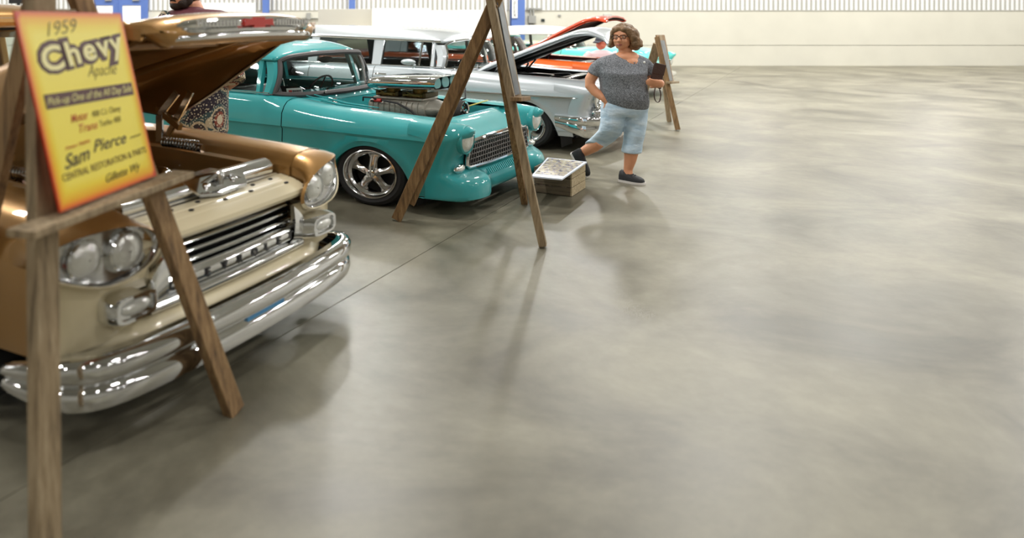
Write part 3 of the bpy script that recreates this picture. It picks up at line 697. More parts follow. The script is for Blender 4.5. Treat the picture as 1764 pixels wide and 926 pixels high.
def interior(P, S, parent):
    m = S.get('trim', DARKIN)
    def seat(x, w):
        b = MB(); b.loft([[(x + .12 * k, y, .50 + .05 * k + z) for y, z in ((-w, 0), (w, 0), (w, .0), (-w, .0))] for k in (0,)] + [[(x + .1, -w, .38), (x + .1, w, .38), (x + .58, w, .38), (x + .58, -w, .38)], [(x + .1, -w, .55), (x + .1, w, .55), (x + .58, w, .55), (x + .58, -w, .55)]], False)
        b = MB(); b.span(x + .02, x + .62, -w, w, .36, .56); sb = b.build('seat', m, parent, True, 30, bevel=.05)
        b = MB(); b.hexa([(x - .02, -w, .5), (x + .12, -w, .5), (x + .12, w, .5), (x - .02, w, .5), (x - .20, -w, P['belt'] - .06), (x - .08, -w, P['belt'] - .06), (x - .08, w, P['belt'] - .06), (x - .20, w, P['belt'] - .06)])
        b.build('backrest', m, sb, True, 30, bevel=.04)
    seat(-2.15, .68); seat(-3.25, .68)
    b = MB(); b.span(P['wx0'] - .42, P['wx0'] - .18, -.74, .74, P['belt'] - .22, P['belt'] - .02); b.build('dashboard', S.get('dash', m), parent, True, 30, bevel=.03)
    sx = P['wx0'] - .62; M = Matrix.Translation((sx, .36, P['belt'] - .07)) @ Matrix.Rotation(R(-62), 4, 'Y')
    b = MB(); b.tube([M @ Vector((.17 * math.cos(t), .21 * math.sin(t), 0)) for t in frange(0, 2 * math.pi * 23 / 24, 24)], .011, 6, closed=True)
    st = b.build('steering_wheel', BLACK, parent)
    b = MB(); b.tube([M @ Vector((0, 0, .01)), M @ Vector((0, 0, -.4))], .022, 8); b.tube([M @ Vector((-.17, 0, 0)), M @ Vector((.17, 0, 0))], .008, 6); b.build('column', BLACK, st)
def car(name, o, a, label, P, S, opts):
    e = empty(name, (o[0], o[1], 0), -R(a)); tag(e, label, 'car', 'classic cars parked in a row')
    nose(P, S, e)
    cuts = P['cuts']
    for s in (-1, 1):
        for (nm, xa, xb) in cuts:
            pn = panel_strip(P, xa, xb, s, nm, S['body'], e)
            if nm == 'door' and opts.get('handles', True):
                b = MB(); zz = sinterp(P['zt'], xb) - .10; b.tube([(xb + .22, s * (P['hw'] + .012), zz), (xb + .12, s * (P['hw'] + .035), zz + .005), (xb + .05, s * (P['hw'] + .012), zz)], .011, 6); b.build('handle', CHROME, pn)
        if 'lower' in S:
            pass
        wheel(e, P['fx'], s * P['wy'], s, P, opts.get('wheel', 'star')); wheel(e, P['rx'], s * P['wy'], s, P, opts.get('wheel', 'star'))
        for xc in (P['fx'], P['rx']):
            b = MB(); b.grid([[(xc + P['ar'] * 1.03 * math.cos(t), s * y, .06 + P['ah'] * 1.03 * math.sin(t)) for t in frange(0, math.pi, 14)] for y in (P['hw'] - .05, .5)]); b.build('wheel_well', BLACK, e)
        headlamp(e, P['hx'], s * P['hy'], P['hz'], P['hr'], s, S.get('bezel', CHROME))
    b = MB(); b.span(-5.0, .55, -.60, .60, .14, .20); b.span(-3.3, -.55, -.88, .88, .17, .22); b.build('floor_pan', BLACK, e, False)
    # dark liner behind the panel gaps, doors' inner faces
    b = MB()
    for s in (-1, 1): b.span(-3.3, -.6, s * (P['hw'] - .075), s * (P['hw'] - .06), .2, P['belt'] - .12)
    b.build('door_liner', S.get('trim', DARKIN), e, False)
    # tail: deck and end panel
    rows = [[(x, t * abs(side_section(P, x, 1)[0][1]) * 1.02, sinterp(P['zt'], x) - .012 + .03 * (1 - t * t)) for t in frange(-1, 1, 9)] for x in frange(P['roof_end'] - P['rslope'] + .02, -5.2, 8)]
    b = MB(); b.grid(rows); b.build('deck_lid', S['body'], e)
    b = MB(); sec = side_section(P, -5.2, 1)[:11]; b.grid([[(x, y * t, z) for t in frange(-1, 1, 9)] for x, y, z in sec]); b.build('tail_panel', S['body'], e)
    # cowl between hood opening and windscreen
    zc = P['cowl_z']; rows = []
    for t in frange(0, 1, 7):
        row = []
        for y in frange(-.80, .80, 17):
            wx = P['wx0'] - .02 - .34 * (abs(y) / .80) ** 2.6; fx = P['bay'][0]
            x = fx + (wx - fx) * t; row.append((x, y, zc + (P['wz'] - zc) * t ** 1.2 - .02 * max(0, abs(y) - .6) * 5 * (1 - t)))
        rows.append(row)
    b = MB(); b.grid(rows); cw = b.build('cowl', S['body'], e)
    for y in (-.4, .4):
        b = MB(); xx = P['wx0'] - .06; b.tube([(xx + .05, y, P['wz'] + .005), (xx - .0, y + .12, P['wz'] + .03), (xx - .03, y + .34, P['wz'] + .05)], .007, 6); b.tube([(xx + .0, y + .1, P['wz'] + .035), (xx - .06, y + .42, P['wz'] + .06)], .006, 5)
        b.build('wiper', CHROME, e)
    # engine bay
    x0_, x1_ = P['bay']; zz = P['bay_z']
    b = MB()
    for s in (-1, 1): b.span(x0_, x1_ + .02, s * .585, s * .60, .3, zz)
    b.build('inner_fender', S.get('baywall', S['body']), e, False)
    b = MB(); b.span(x0_ - .02, x0_, -.6, .6, .25, zc - .005); b.build('firewall', S.get('baywall', S['body']), e, False)
    b = MB(); b.span(x1_, x1_ + .03, -.5, .5, .3, zz - .03); b.build('radiator', BLACK, e, False)
    b = MB(); b.span(x0_, x1_, -.58, .58, .24, .27); b.build('bay_floor', BLACK, e, False)
    greenhouse(P, S, e); interior(P, S, e)
    return e
def hood(parent, S, P, ang, length=1.5, hw=.60, drop=.30, under=None, hinge=(-.86, .86)):
    """raised bonnet: skin that curves down at its front, dark underside frame"""
    e = bpy.data.objects.new('hood', None); COL.objects.link(e); e.parent = parent; e.location = (hinge[0], 0, hinge[1]); e.rotation_euler = (0, -R(ang), 0)
    prof = [(0, 0), (.2, .012), (.5, .02), (length * .72, .02), (length * .84, .0), (length * .92, -.05), (length * .975, -.13), (length, -drop * .8), (length - .01, -drop)]
    def row(x, z, k, inset=0.0): return [(x, t * (hw - inset) * k, z + .045 * (1 - t * t) - (.03 if abs(t) > .97 else 0)) for t in frange(-1, 1, 21)]
    fine = [(sinterp([(i, p[0]) for i, p in enumerate(prof)], u), sinterp([(i, p[1]) for i, p in enumerate(prof)], u)) for u in frange(0, len(prof) - 1, 33)]
    b = MB(); b.grid([row(x, z, interp([(0, 1.0), (length * .8, .97), (length, .86)], x)) for x, z in fine]); b.build('skin', S['hoodm'], e, True, 50, solid=.012)
    u = under or BLACK
    b = MB()
    b.grid([[(x, t * (hw - .05) * .97, z - .035 + .03 * (1 - t * t)) for t in frange(-1, 1, 9)] for x, z in fine[:-6]]); b.build('underside', u, e, True, 50)
    for s in (-1, 1):
        b = MB(); b.tube([(x, s * (hw - .06) * .97, z - .045) for x, z in fine[:-4]], .028, 6, sq=(1, .6)); b.build('side_rail', S['hoodm'], e)
        b = MB(); b.beam((.12, s * .12, -.03), (length * .8, s * (hw - .14), -.035), .06, .03); b.build('brace', u, e, False)
        b = MB(); b.tube([(.0, s * .52, -.06), (.18, s * .54, -.16), (.30, s * .54, -.05)], .016, 6); b.tube([(.1, s * .54, -.2), (.42, s * .54, -.04)], .014, 6); b.build('hinge', CHROME_D, e)
    return e
def clutter_engine(parent, x0, x1, z):
    """engine with air cleaner, valve covers and hoses for an open bay"""
    b = MB(); b.span(x0 + .2, x1 - .25, -.17, .17, .3, z - .2); eb = b.build('engine_block', mat('engine_dark', rgb(60, 58, 56), .5, .3), parent, True, 30, bevel=.03)
    for s in (-1, 1):
        b = MB(); b.box(((x0 + x1) / 2, s * .2, z - .16), (.7, .12, .09), Matrix.Rotation(R(-25 * s), 3, 'X')); b.build('valve_cover', CHROME, eb, True, 30, bevel=.02)
    M = Matrix.Translation(((x0 + x1) / 2 + .05, 0, z - .1)); b = MB(); b.lathe([(.06, -.08), (.2, -.05), (.22, -.03), (.22, .03), (.2, .045), (.02, .055)], 28, M, True, True); b.build('air_cleaner', CHROME, eb)
    for k in range(3):
        b = MB(); y = -.45 + .42 * k; b.tube([(x1 - .1, y, z - .14), (x1 - .3, y + .1, z - .08), (x0 + .4, y + .05, z - .12), (x0 + .1, y, z - .2)], .018, 8); b.build('hose', WIRE, eb)
    b = MB(); b.span(x0 + .05, x0 + .3, .28, .5, z - .3, z - .08); b.build('battery', BLACK, eb, False)
    b = MB(); b.span(x1 - .12, x1 - .02, -.45, .45, z - .12, z - .05); b.build('radiator_top', CHROME_D, eb, True, 30, bevel=.02)

# ---------------------------------------------------------------- turquoise two-door
P55 = dict(gr=.027, nose=NOSE55, zs=1.0, hw=.93, sill=.15, fx=0.0, rx=-3.85, ar=.45, ah=.48, wr=.268, rimr=.203, wy=.875, hx=.845, hy=.76, hz=.618, hr=.100, bay=(-.80, .53), bay_z=.73, cowl_z=.80,
           zt=[(-5.3, .74), (-4.6, .80), (-3.6, .86), (-2.2, .875), (-1.2, .868), (-.9, .845), (-.5, .805), (0, .782), (.4, .765), (.8, .75)],
           crease=[(-5.3, .60), (-1.2, .60), (0, .593), (.45, .590), (.6, .586)],
           cuts=[('fender', .62, -.905), ('door', -.915, -2.35), ('quarter_panel', -2.36, -5.2)],
           belt=.885, rail=1.20, rail_rise=[(-3.2, -.04), (-2.2, .01), (-1.1, 0)], roof_end=-2.95, hdr=-1.04, rslope=.55, wx0=-.80, wz=.868, whz=1.235, apw=.09,
           rz=[(-2.95, 1.24), (-2.6, 1.33), (-2.0, 1.372), (-1.5, 1.365), (-1.25, 1.335), (-1.10, 1.28), (-1.04, 1.25)],
           pillars=[(-2.24, -2.36, -2.22, -2.32), (-1.235, -1.275, -1.275, -1.33)], glass=[(-1.28, -2.24), (-2.36, -2.85)])
S55 = dict(body=TEAL, roof=TEAL, pillar=TEAL, gasket=GASKET, bezel=TEAL, trim=mat('black_upholstery', rgb(34, 33, 33), .5, bump=.4, bscale=14), dash=TEAL, wframe=TEAL, belt_m=CHROME)
tc = car('turquoise_coupe', (.668, 7.372), 34, 'turquoise two-door car with a blower engine through its open bay', P55, S55, dict(handles=True))
# front details: grille, pan louvres, parking lamps, brow tips
def grille55(e):
    def gx(y): return .812 - .012 * (abs(y) / .6) ** 2
    def edge(pts, closed=True, r=.017):
        return pts
    out = [(-.565, .580), (-.3, .590), (0, .593), (.3, .590), (.565, .580), (.615, .560), (.665, .44), (.67, .40), (.64, .375), (.3, .362), (0, .36), (-.3, .362), (-.64, .375), (-.67, .40), (-.665, .44), (-.615, .560)]
    gg = empty('grille'); gg.parent = e
    b = MB(); b.tube([(gx(y) + .012, y, z) for y, z in out], .018, 8, closed=True); b.build('surround', CHROME, gg)
    b = MB(); b.prism([(gx(0) - .035, y, z) for y, z in out], (.01, 0, 0)); b.build('backing', BLACK, gg, False)
    GM = mat('grille_bar', rgb(130, 130, 130), .35, .9)
    for k in range(1, 6):
        z = .362 + (.592 - .362) * k / 6; w = .665 - (z - .42) * .6 if z > .42 else .665
        b = MB(); b.beam((gx(.3), -w, z), (gx(.3), w, z), .02, .009); b.build('horizontal_bar', GM, gg, False)
    for k in range(27):
        u = -1 + 2 * (k + .5) / 27; b = MB(); b.beam((gx(.3) + .002, u * .665, .372), (gx(.3) + .002, u * .585,  .583), .02, .010, up=(0, 1, 0)); b.build('vertical_bar', GM, gg, False)
grille55(tc)
b = MB()
for k in range(24):
    y = -.42 + k * .0365; b.box((.885, y, .318), (.012, .014, .05), Matrix.Rotation(R(-35), 3, 'Y'))
lv = b.build('pan_louvres', TEAL, tc, False); lv['kind'] = 'stuff'
for s in (-1, 1):
    M = Matrix.Translation((.80, s * .735, .415)) @ Matrix.Rotation(R(88 - s * 0), 4, 'Y')
    b = MB(); b.ball((.79, s * .775, .385), (.035, .095, .036), 16, 8); pk = b.build('parking_lamp', CHROME, tc)
    b = MB(); b.ball((.808, s * .78, .385), (.022, .065, .024), 14, 8); b.build('lens', LENS, pk)
# blower engine
en = tc
b = MB(); b.span(-.55, .2, -.16, .16, .3, .68); b.build('engine_block', mat('engine_dark', rgb(60, 58, 56), .5, .3), en, True, 30, bevel=.03)
rows = []
for x, k in ((-.46, .9), (-.44, 1), (.12, 1), (.15, .96)): rows.append([(x, .19 * k * math.copysign(abs(math.cos(t)) ** .6, math.cos(t)), .745 + .082 * k * math.copysign(abs(math.sin(t)) ** .6, math.sin(t))) for t in frange(0, 2 * math.pi * 23 / 24, 24)])
b = MB(); b.loft(rows); bl_ = b.build('blower_case', CAST, en, True, 40)
for k in range(9):
    x = -.40 + k * .06; b = MB(); b.tube([(x, .195 * math.copysign(abs(math.cos(t)) ** .6, math.cos(t)), .745 + .087 * math.copysign(abs(math.sin(t)) ** .6, math.sin(t))) for t in frange(math.pi * .78, math.pi * 1.45, 10)], .006, 5); b.build('rib', CAST, bl_)
rows = []
for x, k in ((.15, .98), (.2, .92), (.24, .7), (.30, .62), (.34, .6)): rows.append([(x, .17 * k * math.cos(t), .745 + .085 * k * math.sin(t)) for t in frange(0, 2 * math.pi * 23 / 24, 24)])
b = MB(); b.loft(rows); b.build('blower_snout', CAST, en)
M = Matrix.Translation((.33, 0, .748)) @ Matrix.Rotation(R(90), 4, 'Y')
b = MB(); b.lathe([(.09, 0), (.092, .005), (.092, .135), (.09, .14)], 40, M, True, False); b.build('drive_belt', mat('belt_rubber', rgb(66, 62, 60), .8, bump=.3, bscale=80), en)
b = MB(); b.lathe([(.088, .138), (.084, .145), (.07, .14), (.06, .12), (.02, .12), (.018, .15), (.003, .15)], 32, M); pl = b.build('pulley', CHROME, en)
for k in range(6):
    t = k * math.pi / 3; p = M @ Vector((.05 * math.cos(t), .05 * math.sin(t), .126)); b = MB(); b.ball(p, (.006, .014, .014), 8, 5); b.build('pulley_hole', BLACK, pl)
b = MB(); b.span(-.42, .12, -.15, .15, .825, .845); b.build('carburettor_plate', CAST, en, True, 30, bevel=.006)
for cx in (-.28, .01):
    b = MB(); b.span(cx - .11, cx + .11, -.10, .10, .845, .885); cb = b.build('carburettor', BRASSY, en, True, 30, bevel=.012)
    b = MB(); b.span(cx - .125, cx - .09, -.13, .13, .85, .90); b.span(cx + .09, cx + .125, -.13, .13, .85, .90); b.build('float_bowl', mat('bowl_dark', rgb(88, 74, 44), .4, .6), cb, True, 30, bevel=.008)
    b = MB(); b.lathe([(.07, 0), (.07, .06)], 20, Matrix.Translation((cx, 0, .885)), False, False); b.build('throat', BRASSY, cb)
    b = MB(); b.tube([(cx - .1, -.14, .87), (cx - .02, -.16, .88), (cx + .08, -.15, .865)], .008, 6); b.tube([(cx - .06, -.15, .90), (cx + .04, -.145, .86)], .007, 6); b.build('linkage', BRASSY, cb)
# scoop with three butterflies
rows = []
for x, k, zc_, hz in ((-.46, .72, .968, .040), (-.42, .9, .975, .054), (-.2, 1, .988, .064), (.1, 1, .994, .066), (.26, 1.0, .998, .065), (.30, .98, 1.0, .062)):
    rows.append([(x + (.03 * math.sin(t) if x > .2 else 0), .27 * k * math.copysign(abs(math.cos(t)) ** .45, math.cos(t)), zc_ + hz * math.copysign(abs(math.sin(t)) ** .6, math.sin(t))) for t in frange(0, 2 * math.pi * 31 / 32, 32)])
b = MB(); ids = b.grid(rows, cv=True); b.cap(ids[0], True)
inn = [(x - .02, y * .94, 1.0 + (z - 1.0) * .86) for x, y, z in rows[-1]]; i2 = b.pts(inn); n_ = len(inn)
for j in range(n_): b.f.append((ids[-1][j], ids[-1][(j + 1) % n_], i2[(j + 1) % n_], i2[j]))
sp_ = b.build('scoop', CHROME, en, True, 40)
for k in range(3):
    yc = (-.165 + .165 * k); b = MB(); M = Matrix.Translation((.27, yc, 1.0)) @ Matrix.Rotation(R(83), 4, 'Y')
    rows2 = [[M @ Vector((r_ * .050 * math.copysign(abs(math.cos(t)) ** .8, math.cos(t)), r_ * .072 * math.copysign(abs(math.sin(t)) ** .8, math.sin(t)), h)) for t in frange(0, 2 * math.pi * 19 / 20, 20)] for r_, h in ((1, 0), (.96, .006), (.05, .008))]
    b.loft(rows2); b.build('butterfly', mat('butterfly_teal', rgb(96, 172, 178), .25, .4, 1), sp_)
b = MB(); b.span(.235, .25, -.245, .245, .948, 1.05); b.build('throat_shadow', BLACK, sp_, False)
for pth in ([(-.42, -.19, .80), (-.3, -.22, .82), (-.1, -.23, .80), (.05, -.24, .74), (.16, -.25, .66)], [(-.5, -.2, .80), (-.46, -.26, .84), (-.36, -.25, .84), (-.3, -.2, .80)], [(.30, .1, .80), (.38, .2, .84), (.33, .30, .92)], [(.16, .2, .82), (.25, .32, .80), (.3, .45, .72)]):
    b = MB(); b.tube([Vector(pth[0])] + [Vector(p) for p in pth[1:]], .009, 6); b.build('hose', WIRE, en)
b = MB(); b.tube([(-.36, -.215, .812), (-.28, -.225, .815)], .018, 8); b.build('red_fitting', REDP, en)
b = MB(); b.lathe([(.03, 0), (.03, .09), (.022, .1), (.02, .13), (.004, .135)], 16, Matrix.Translation((-.68, -.42, .70)), True, True); b.build('fluid_reservoir', CHROME, tc)
b = MB(); b.tube([(.44, .0, .77), (.50, .3, .80), (.45, .55, .79)], .006, 6); b.build('yellow_wire', mat('yellow_wire', rgb(190, 180, 60), .5), tc)
for s in (-1, 1):
    b = MB(); b.tube([(-.55, s * .25, .5), (-.3, s * .38, .6), (.0, s * .4, .62), (.2, s * .36, .55)], .04, 10); b.build('header_pipe', mat('header_dark', rgb(70, 66, 62), .4, .8), en)
# sticker card in the windscreen, mirror, wiper cluster at the far corner
b = MB(); M = Matrix.Translation((-1.0, -.62, .895)) @ Matrix.Rotation(R(-24), 4, 'Z') @ Matrix.Rotation(R(-18), 4, 'Y')
b.span(-.003, .003, -.085, .085, -.022, .03); b.v = [tuple(M @ Vector(v)) for v in b.v]; ds = b.build('window_card', mat('card_white', rgb(236, 236, 236), .5), tc, False)
b = MB(); b.span(.0032, .005, -.065, -.03, -.008, .012); b.v = [tuple(M @ Vector(v)) for v in b.v]; b.build('red_logo', REDP, ds, False)
b = MB()
for k in range(6): b.span(.0032, .005, -.025 + k * .016, -.013 + k * .016, -.008, .010)
b.v = [tuple(M @ Vector(v)) for v in b.v]; b.build('print', INK, ds, False)
b = MB(); b.ball((-1.12, .05, 1.16), (.02, .12, .035), 14, 8); b.build('rear_view_mirror', BLACK, tc)
b = MB(); b.ball((-.86, .68, .90), (.05, .05, .035), 12, 8); b.ball((-.80, .72, .885), (.03, .06, .025), 10, 6); b.build('cowl_lamp', CHROME, tc)
for k, yy in enumerate((-.70, -.58)):
    b = MB(); b.tube([(-.80, yy + .0, .872), (-.45, yy + .02, .81 + .0), (-.1, yy + .02, .792)], [.004, .012, .004], 6); b.build('cowl_crease', TEAL, tc)

# ---------------------------------------------------------------- silver wagon
zs = 1.125
NOSE57 = {k: [(x - .12 if i < 4 else x, max(z, .24) if i < 4 else z) for i, (x, z) in enumerate(v)] for k, v in NOSE55.items()}
P57 = dict(P55); P57.update(nose=NOSE57, gr=.016, zs=zs, hw=.95, ah=.55, ar=.46, sill=.2, wr=.275, rimr=.205, wy=.88, hx=.82, hy=.76, hz=.645, hr=.082, bay_z=.85, cowl_z=.90, bay=(-.82, .53),
           zt=[(-5.3, .86), (-4.6, .90), (-3.6, .925), (-2.2, .925), (-1.2, .918), (-.9, .915), (-.5, .895), (0, .872), (.4, .858), (.8, .84)],
           crease=[(-5.3, .66), (-1.2, .665), (0, .652), (.6, .652)],
           cuts=[('fender', .62, -.965), ('door', -.975, -2.11), ('rear_door', -2.12, -3.2), ('quarter_panel', -3.21, -5.2)],
           belt=.935, rail=1.268, rail_rise=[(-4.8, .06), (-3.2, .05), (-1.1, 0)], roof_end=-4.75, hdr=-1.06, rslope=.3, wx0=-.80, wz=.915, whz=1.28, apw=.10,
           rz=[(-4.75, 1.40), (-4.0, 1.455), (-3.0, 1.455), (-2.0, 1.435), (-1.5, 1.41), (-1.25, 1.375), (-1.12, 1.33), (-1.06, 1.295)],
           pillars=[(-2.045, -2.185, -2.05, -2.21), (-1.235, -1.285, -1.26, -1.31), (-3.12, -3.28, -3.14, -3.27)], glass=[(-1.29, -1.45), (-1.465, -2.045), (-2.19, -3.12), (-3.28, -4.6)])
S57 = dict(body=SILVER, roof=SILVER, pillar=SILVER, gasket=CHROME, trim=mat('tan_upholstery', rgb(92, 84, 62), .7), dash=SILVER, sglass=glass_mat('dark_glass', (.28, .32, .33)), rail=CHROME, hoodm=SILVER, baywall=BLACK)
wg = car('silver_wagon', (2.61, 10.2), 34, 'silver station wagon with raised hood behind the turquoise car', P57, S57, {})
hood(wg, S57, P57, 21.5, length=1.72, hw=.64, drop=.26, hinge=(-.78, .885)); clutter_engine(wg, -.8, .4, .90)
for s in (-1, 1):
    b = MB(); b.tube([(x, s * (P57['hw'] + .012), .655 + .0 * x) for x in frange(-4.9, .55, 14)] + [(.72, s * .925, .653), (.80, s * .90, .652)], .011, 6, sq=(1.6, 1)); b.build('side_trim', CHROME, wg)
    b = MB(); b.tube([(.855, s * .76 + .11 * math.cos(t) * .95, .645 + .105 * math.sin(t)) for t in frange(0, 2 * math.pi * 23 / 24, 24)], .014, 6, closed=True); b.build('headlamp_rim', CHROME, wg)
    b = MB(); b.ball((.80, s * .62, .47), (.10, .16, .10), 20, 12); b.build('bumper_guard', CHROME, wg)
def bumper57(e, zlo, zhi, m):
    pl = [(.42, -.965), (.60, -.965), (.76, -.93), (.88, -.82), (.94, -.6), (.97, -.3), (.975, 0), (.97, .3), (.94, .6), (.88, .82), (.76, .93), (.60, .965), (.42, .965)]
    pf = [(sinterp([(i, p[0]) for i, p in enumerate(pl)], u), sinterp([(i, p[1]) for i, p in enumerate(pl)], u)) for u in frange(0, len(pl) - 1, 61)]
    prof = [(-.06, zlo + .02), (-.015, zlo), (.0, zlo + .03), (.01, zlo + .09), (.0, (zlo + zhi) / 2 + .01), (.025, (zlo + zhi) / 2 + .03), (.035, zhi - .05), (.02, zhi - .012), (-.02, zhi), (-.08, zhi)]
    rows = []
    for i, (x, y) in enumerate(pf):
        a = pf[max(i - 1, 0)]; c = pf[min(i + 1, 60)]; n = Vector((c[1] - a[1], -(c[0] - a[0]), 0)).normalized()
        k = interp([(0, .55), (10, 1), (50, 1), (60, .55)], i)
        rows.append([(x + n.x * d, y + n.y * d, (z - zhi) * k + zhi) for d, z in prof])
    b = MB(); b.grid(rows); return b.build('bumper', m, e, True, 50)
bumper57(wg, .20, .45, CHROME)
b = MB(); b.span(.80, .83, -.55, .55, .47, .60); b.build('grille_mesh', mat('grille_bar', rgb(150, 150, 150), .3, .9), wg, False)
# rounded mirror on the near door, door handle lines
b = MB(); b.ball((-1.55, -.965, 1.0), (.11, .05, .04), 16, 10); mr = b.build('door_mirror', SILVER, wg)
b = MB(); b.tube([(-1.50, -.93, .93), (-1.46, -.95, .96), (-1.5, -.96, .99)], .02, 8); b.build('mirror_stem', SILVER, mr)

# ---------------------------------------------------------------- cars further along the row
PO = dict(P57); PO.update(zs=1.13, belt=.93, rail=1.22, roof_end=-3.0, rslope=.5, rz=[(-3.0, 1.28), (-2.6, 1.35), (-2.0, 1.385), (-1.5, 1.37), (-1.25, 1.34), (-1.10, 1.29), (-1.06, 1.255)], whz=1.24, rail_rise=[(-3.2, -.02), (-1.1, 0)],
          pillars=[(-1.235, -1.285, -1.26, -1.31), (-2.24, -2.30, -2.22, -2.28)], glass=[(-1.29, -2.24), (-2.30, -2.85)], cuts=[('fender', .62, -.965), ('door', -.975, -2.3), ('quarter_panel', -2.31, -5.2)])
SO = dict(body=ORANGE, roof=WHITEP, pillar=WHITEP, gasket=CHROME, trim=mat('red_upholstery', rgb(92, 26, 24), .6), hoodm=mat('red_orange_paint', rgb(196, 66, 26), .3, .1, 1), baywall=mat('dark_red_bay', rgb(92, 20, 18), .5))
oc = car('orange_car', (3.78, 13.54), 34, 'orange car with white roof and raised red hood behind the silver wagon', PO, SO, {})
hood(oc, SO, PO, 27, length=1.74, hw=.62, drop=.16, hinge=(-.78, .885)); clutter_engine(oc, -.8, .4, .88); bumper57(oc, .20, .43, CHROME)
for s in (-1, 1):
    b = MB(); b.grid([[(x, s * (P57['hw'] + .012), z) for x in frange(-5.0, .58, 12)] for z in (.50, .655)]); b.build('white_flash', WHITEP, oc, solid=.006)
SA = dict(body=AQUA, roof=WHITEP, pillar=WHITEP, gasket=CHROME, trim=DARKIN, hoodm=AQUA, baywall=AQUA)
ac = car('aqua_car', (5.7, 16.38), 34, 'pale aqua car with white roof, its nose showing right of the woman', PO, SA, {})
hood(ac, SA, PO, 0, length=1.62, hw=.64, drop=.1, hinge=(-.84, .885)); bumper57(ac, .20, .43, CHROME)
SC = dict(body=CREAM, roof=CREAM, pillar=CREAM, gasket=CHROME, trim=DARKIN, hoodm=CREAM)
PC = dict(PO); PC.update(zt=[(a_, z_ + .02) for a_, z_ in PO['zt']])
cc = car('cream_car', (4.4, 20.2), 34, 'cream car whose roof shows above the silver wagon', PC, SC, {})
hood(cc, SC, PC, 0, length=1.62, hw=.64, drop=.1, hinge=(-.84, .90)); bumper57(cc, .20, .43, CHROME)
# ================================================================ gold pickup, local frame: origin on the floor under the grille, x forward, y to its left
tk = empty('gold_pickup', (-.534, 3.672, 0), -R(30)); tag(tk, 'gold and cream pickup truck with raised hood behind the yellow poster', 'truck')
GOLD_IN = GOLD
def tsmooth(pts, n):
    return [tuple(sinterp([(k, p[c]) for k, p in enumerate(pts)], u) for c in range(len(pts[0]))) for u in frange(0, len(pts) - 1, n)]
ZT = [(-3.4, .93), (-1.6, .93), (-1.18, .922), (-.47, .893), (-.15, .872), (.0, .85), (.06, .825)]
def t_low(x):
    z = .34; d = abs(x + .95) / .50
    if d < 1: z = max(z, .12 + .62 * math.sqrt(1 - d * d) * .86)
    return z
def fender_sec(x, s):
    zt = sinterp(ZT, x); zl = t_low(x); zl = min(zl, zt - .25); k = interp([(-.12, 0), (.06, 1)], x)
    pts = [(.60, .60), (.605, zt - .075), (.63, zt - .05), (.655, zt - .02), (.70, zt - .004), (.80, zt), (.90, zt - .018), (.965, zt - .06), (1.0, zt - .12), (1.012, .68), (1.0, .58), (.985, zl + .05), (.975, zl), (.86, zl)]
    return [(x, s * (y + .0), z) for y, z in pts]
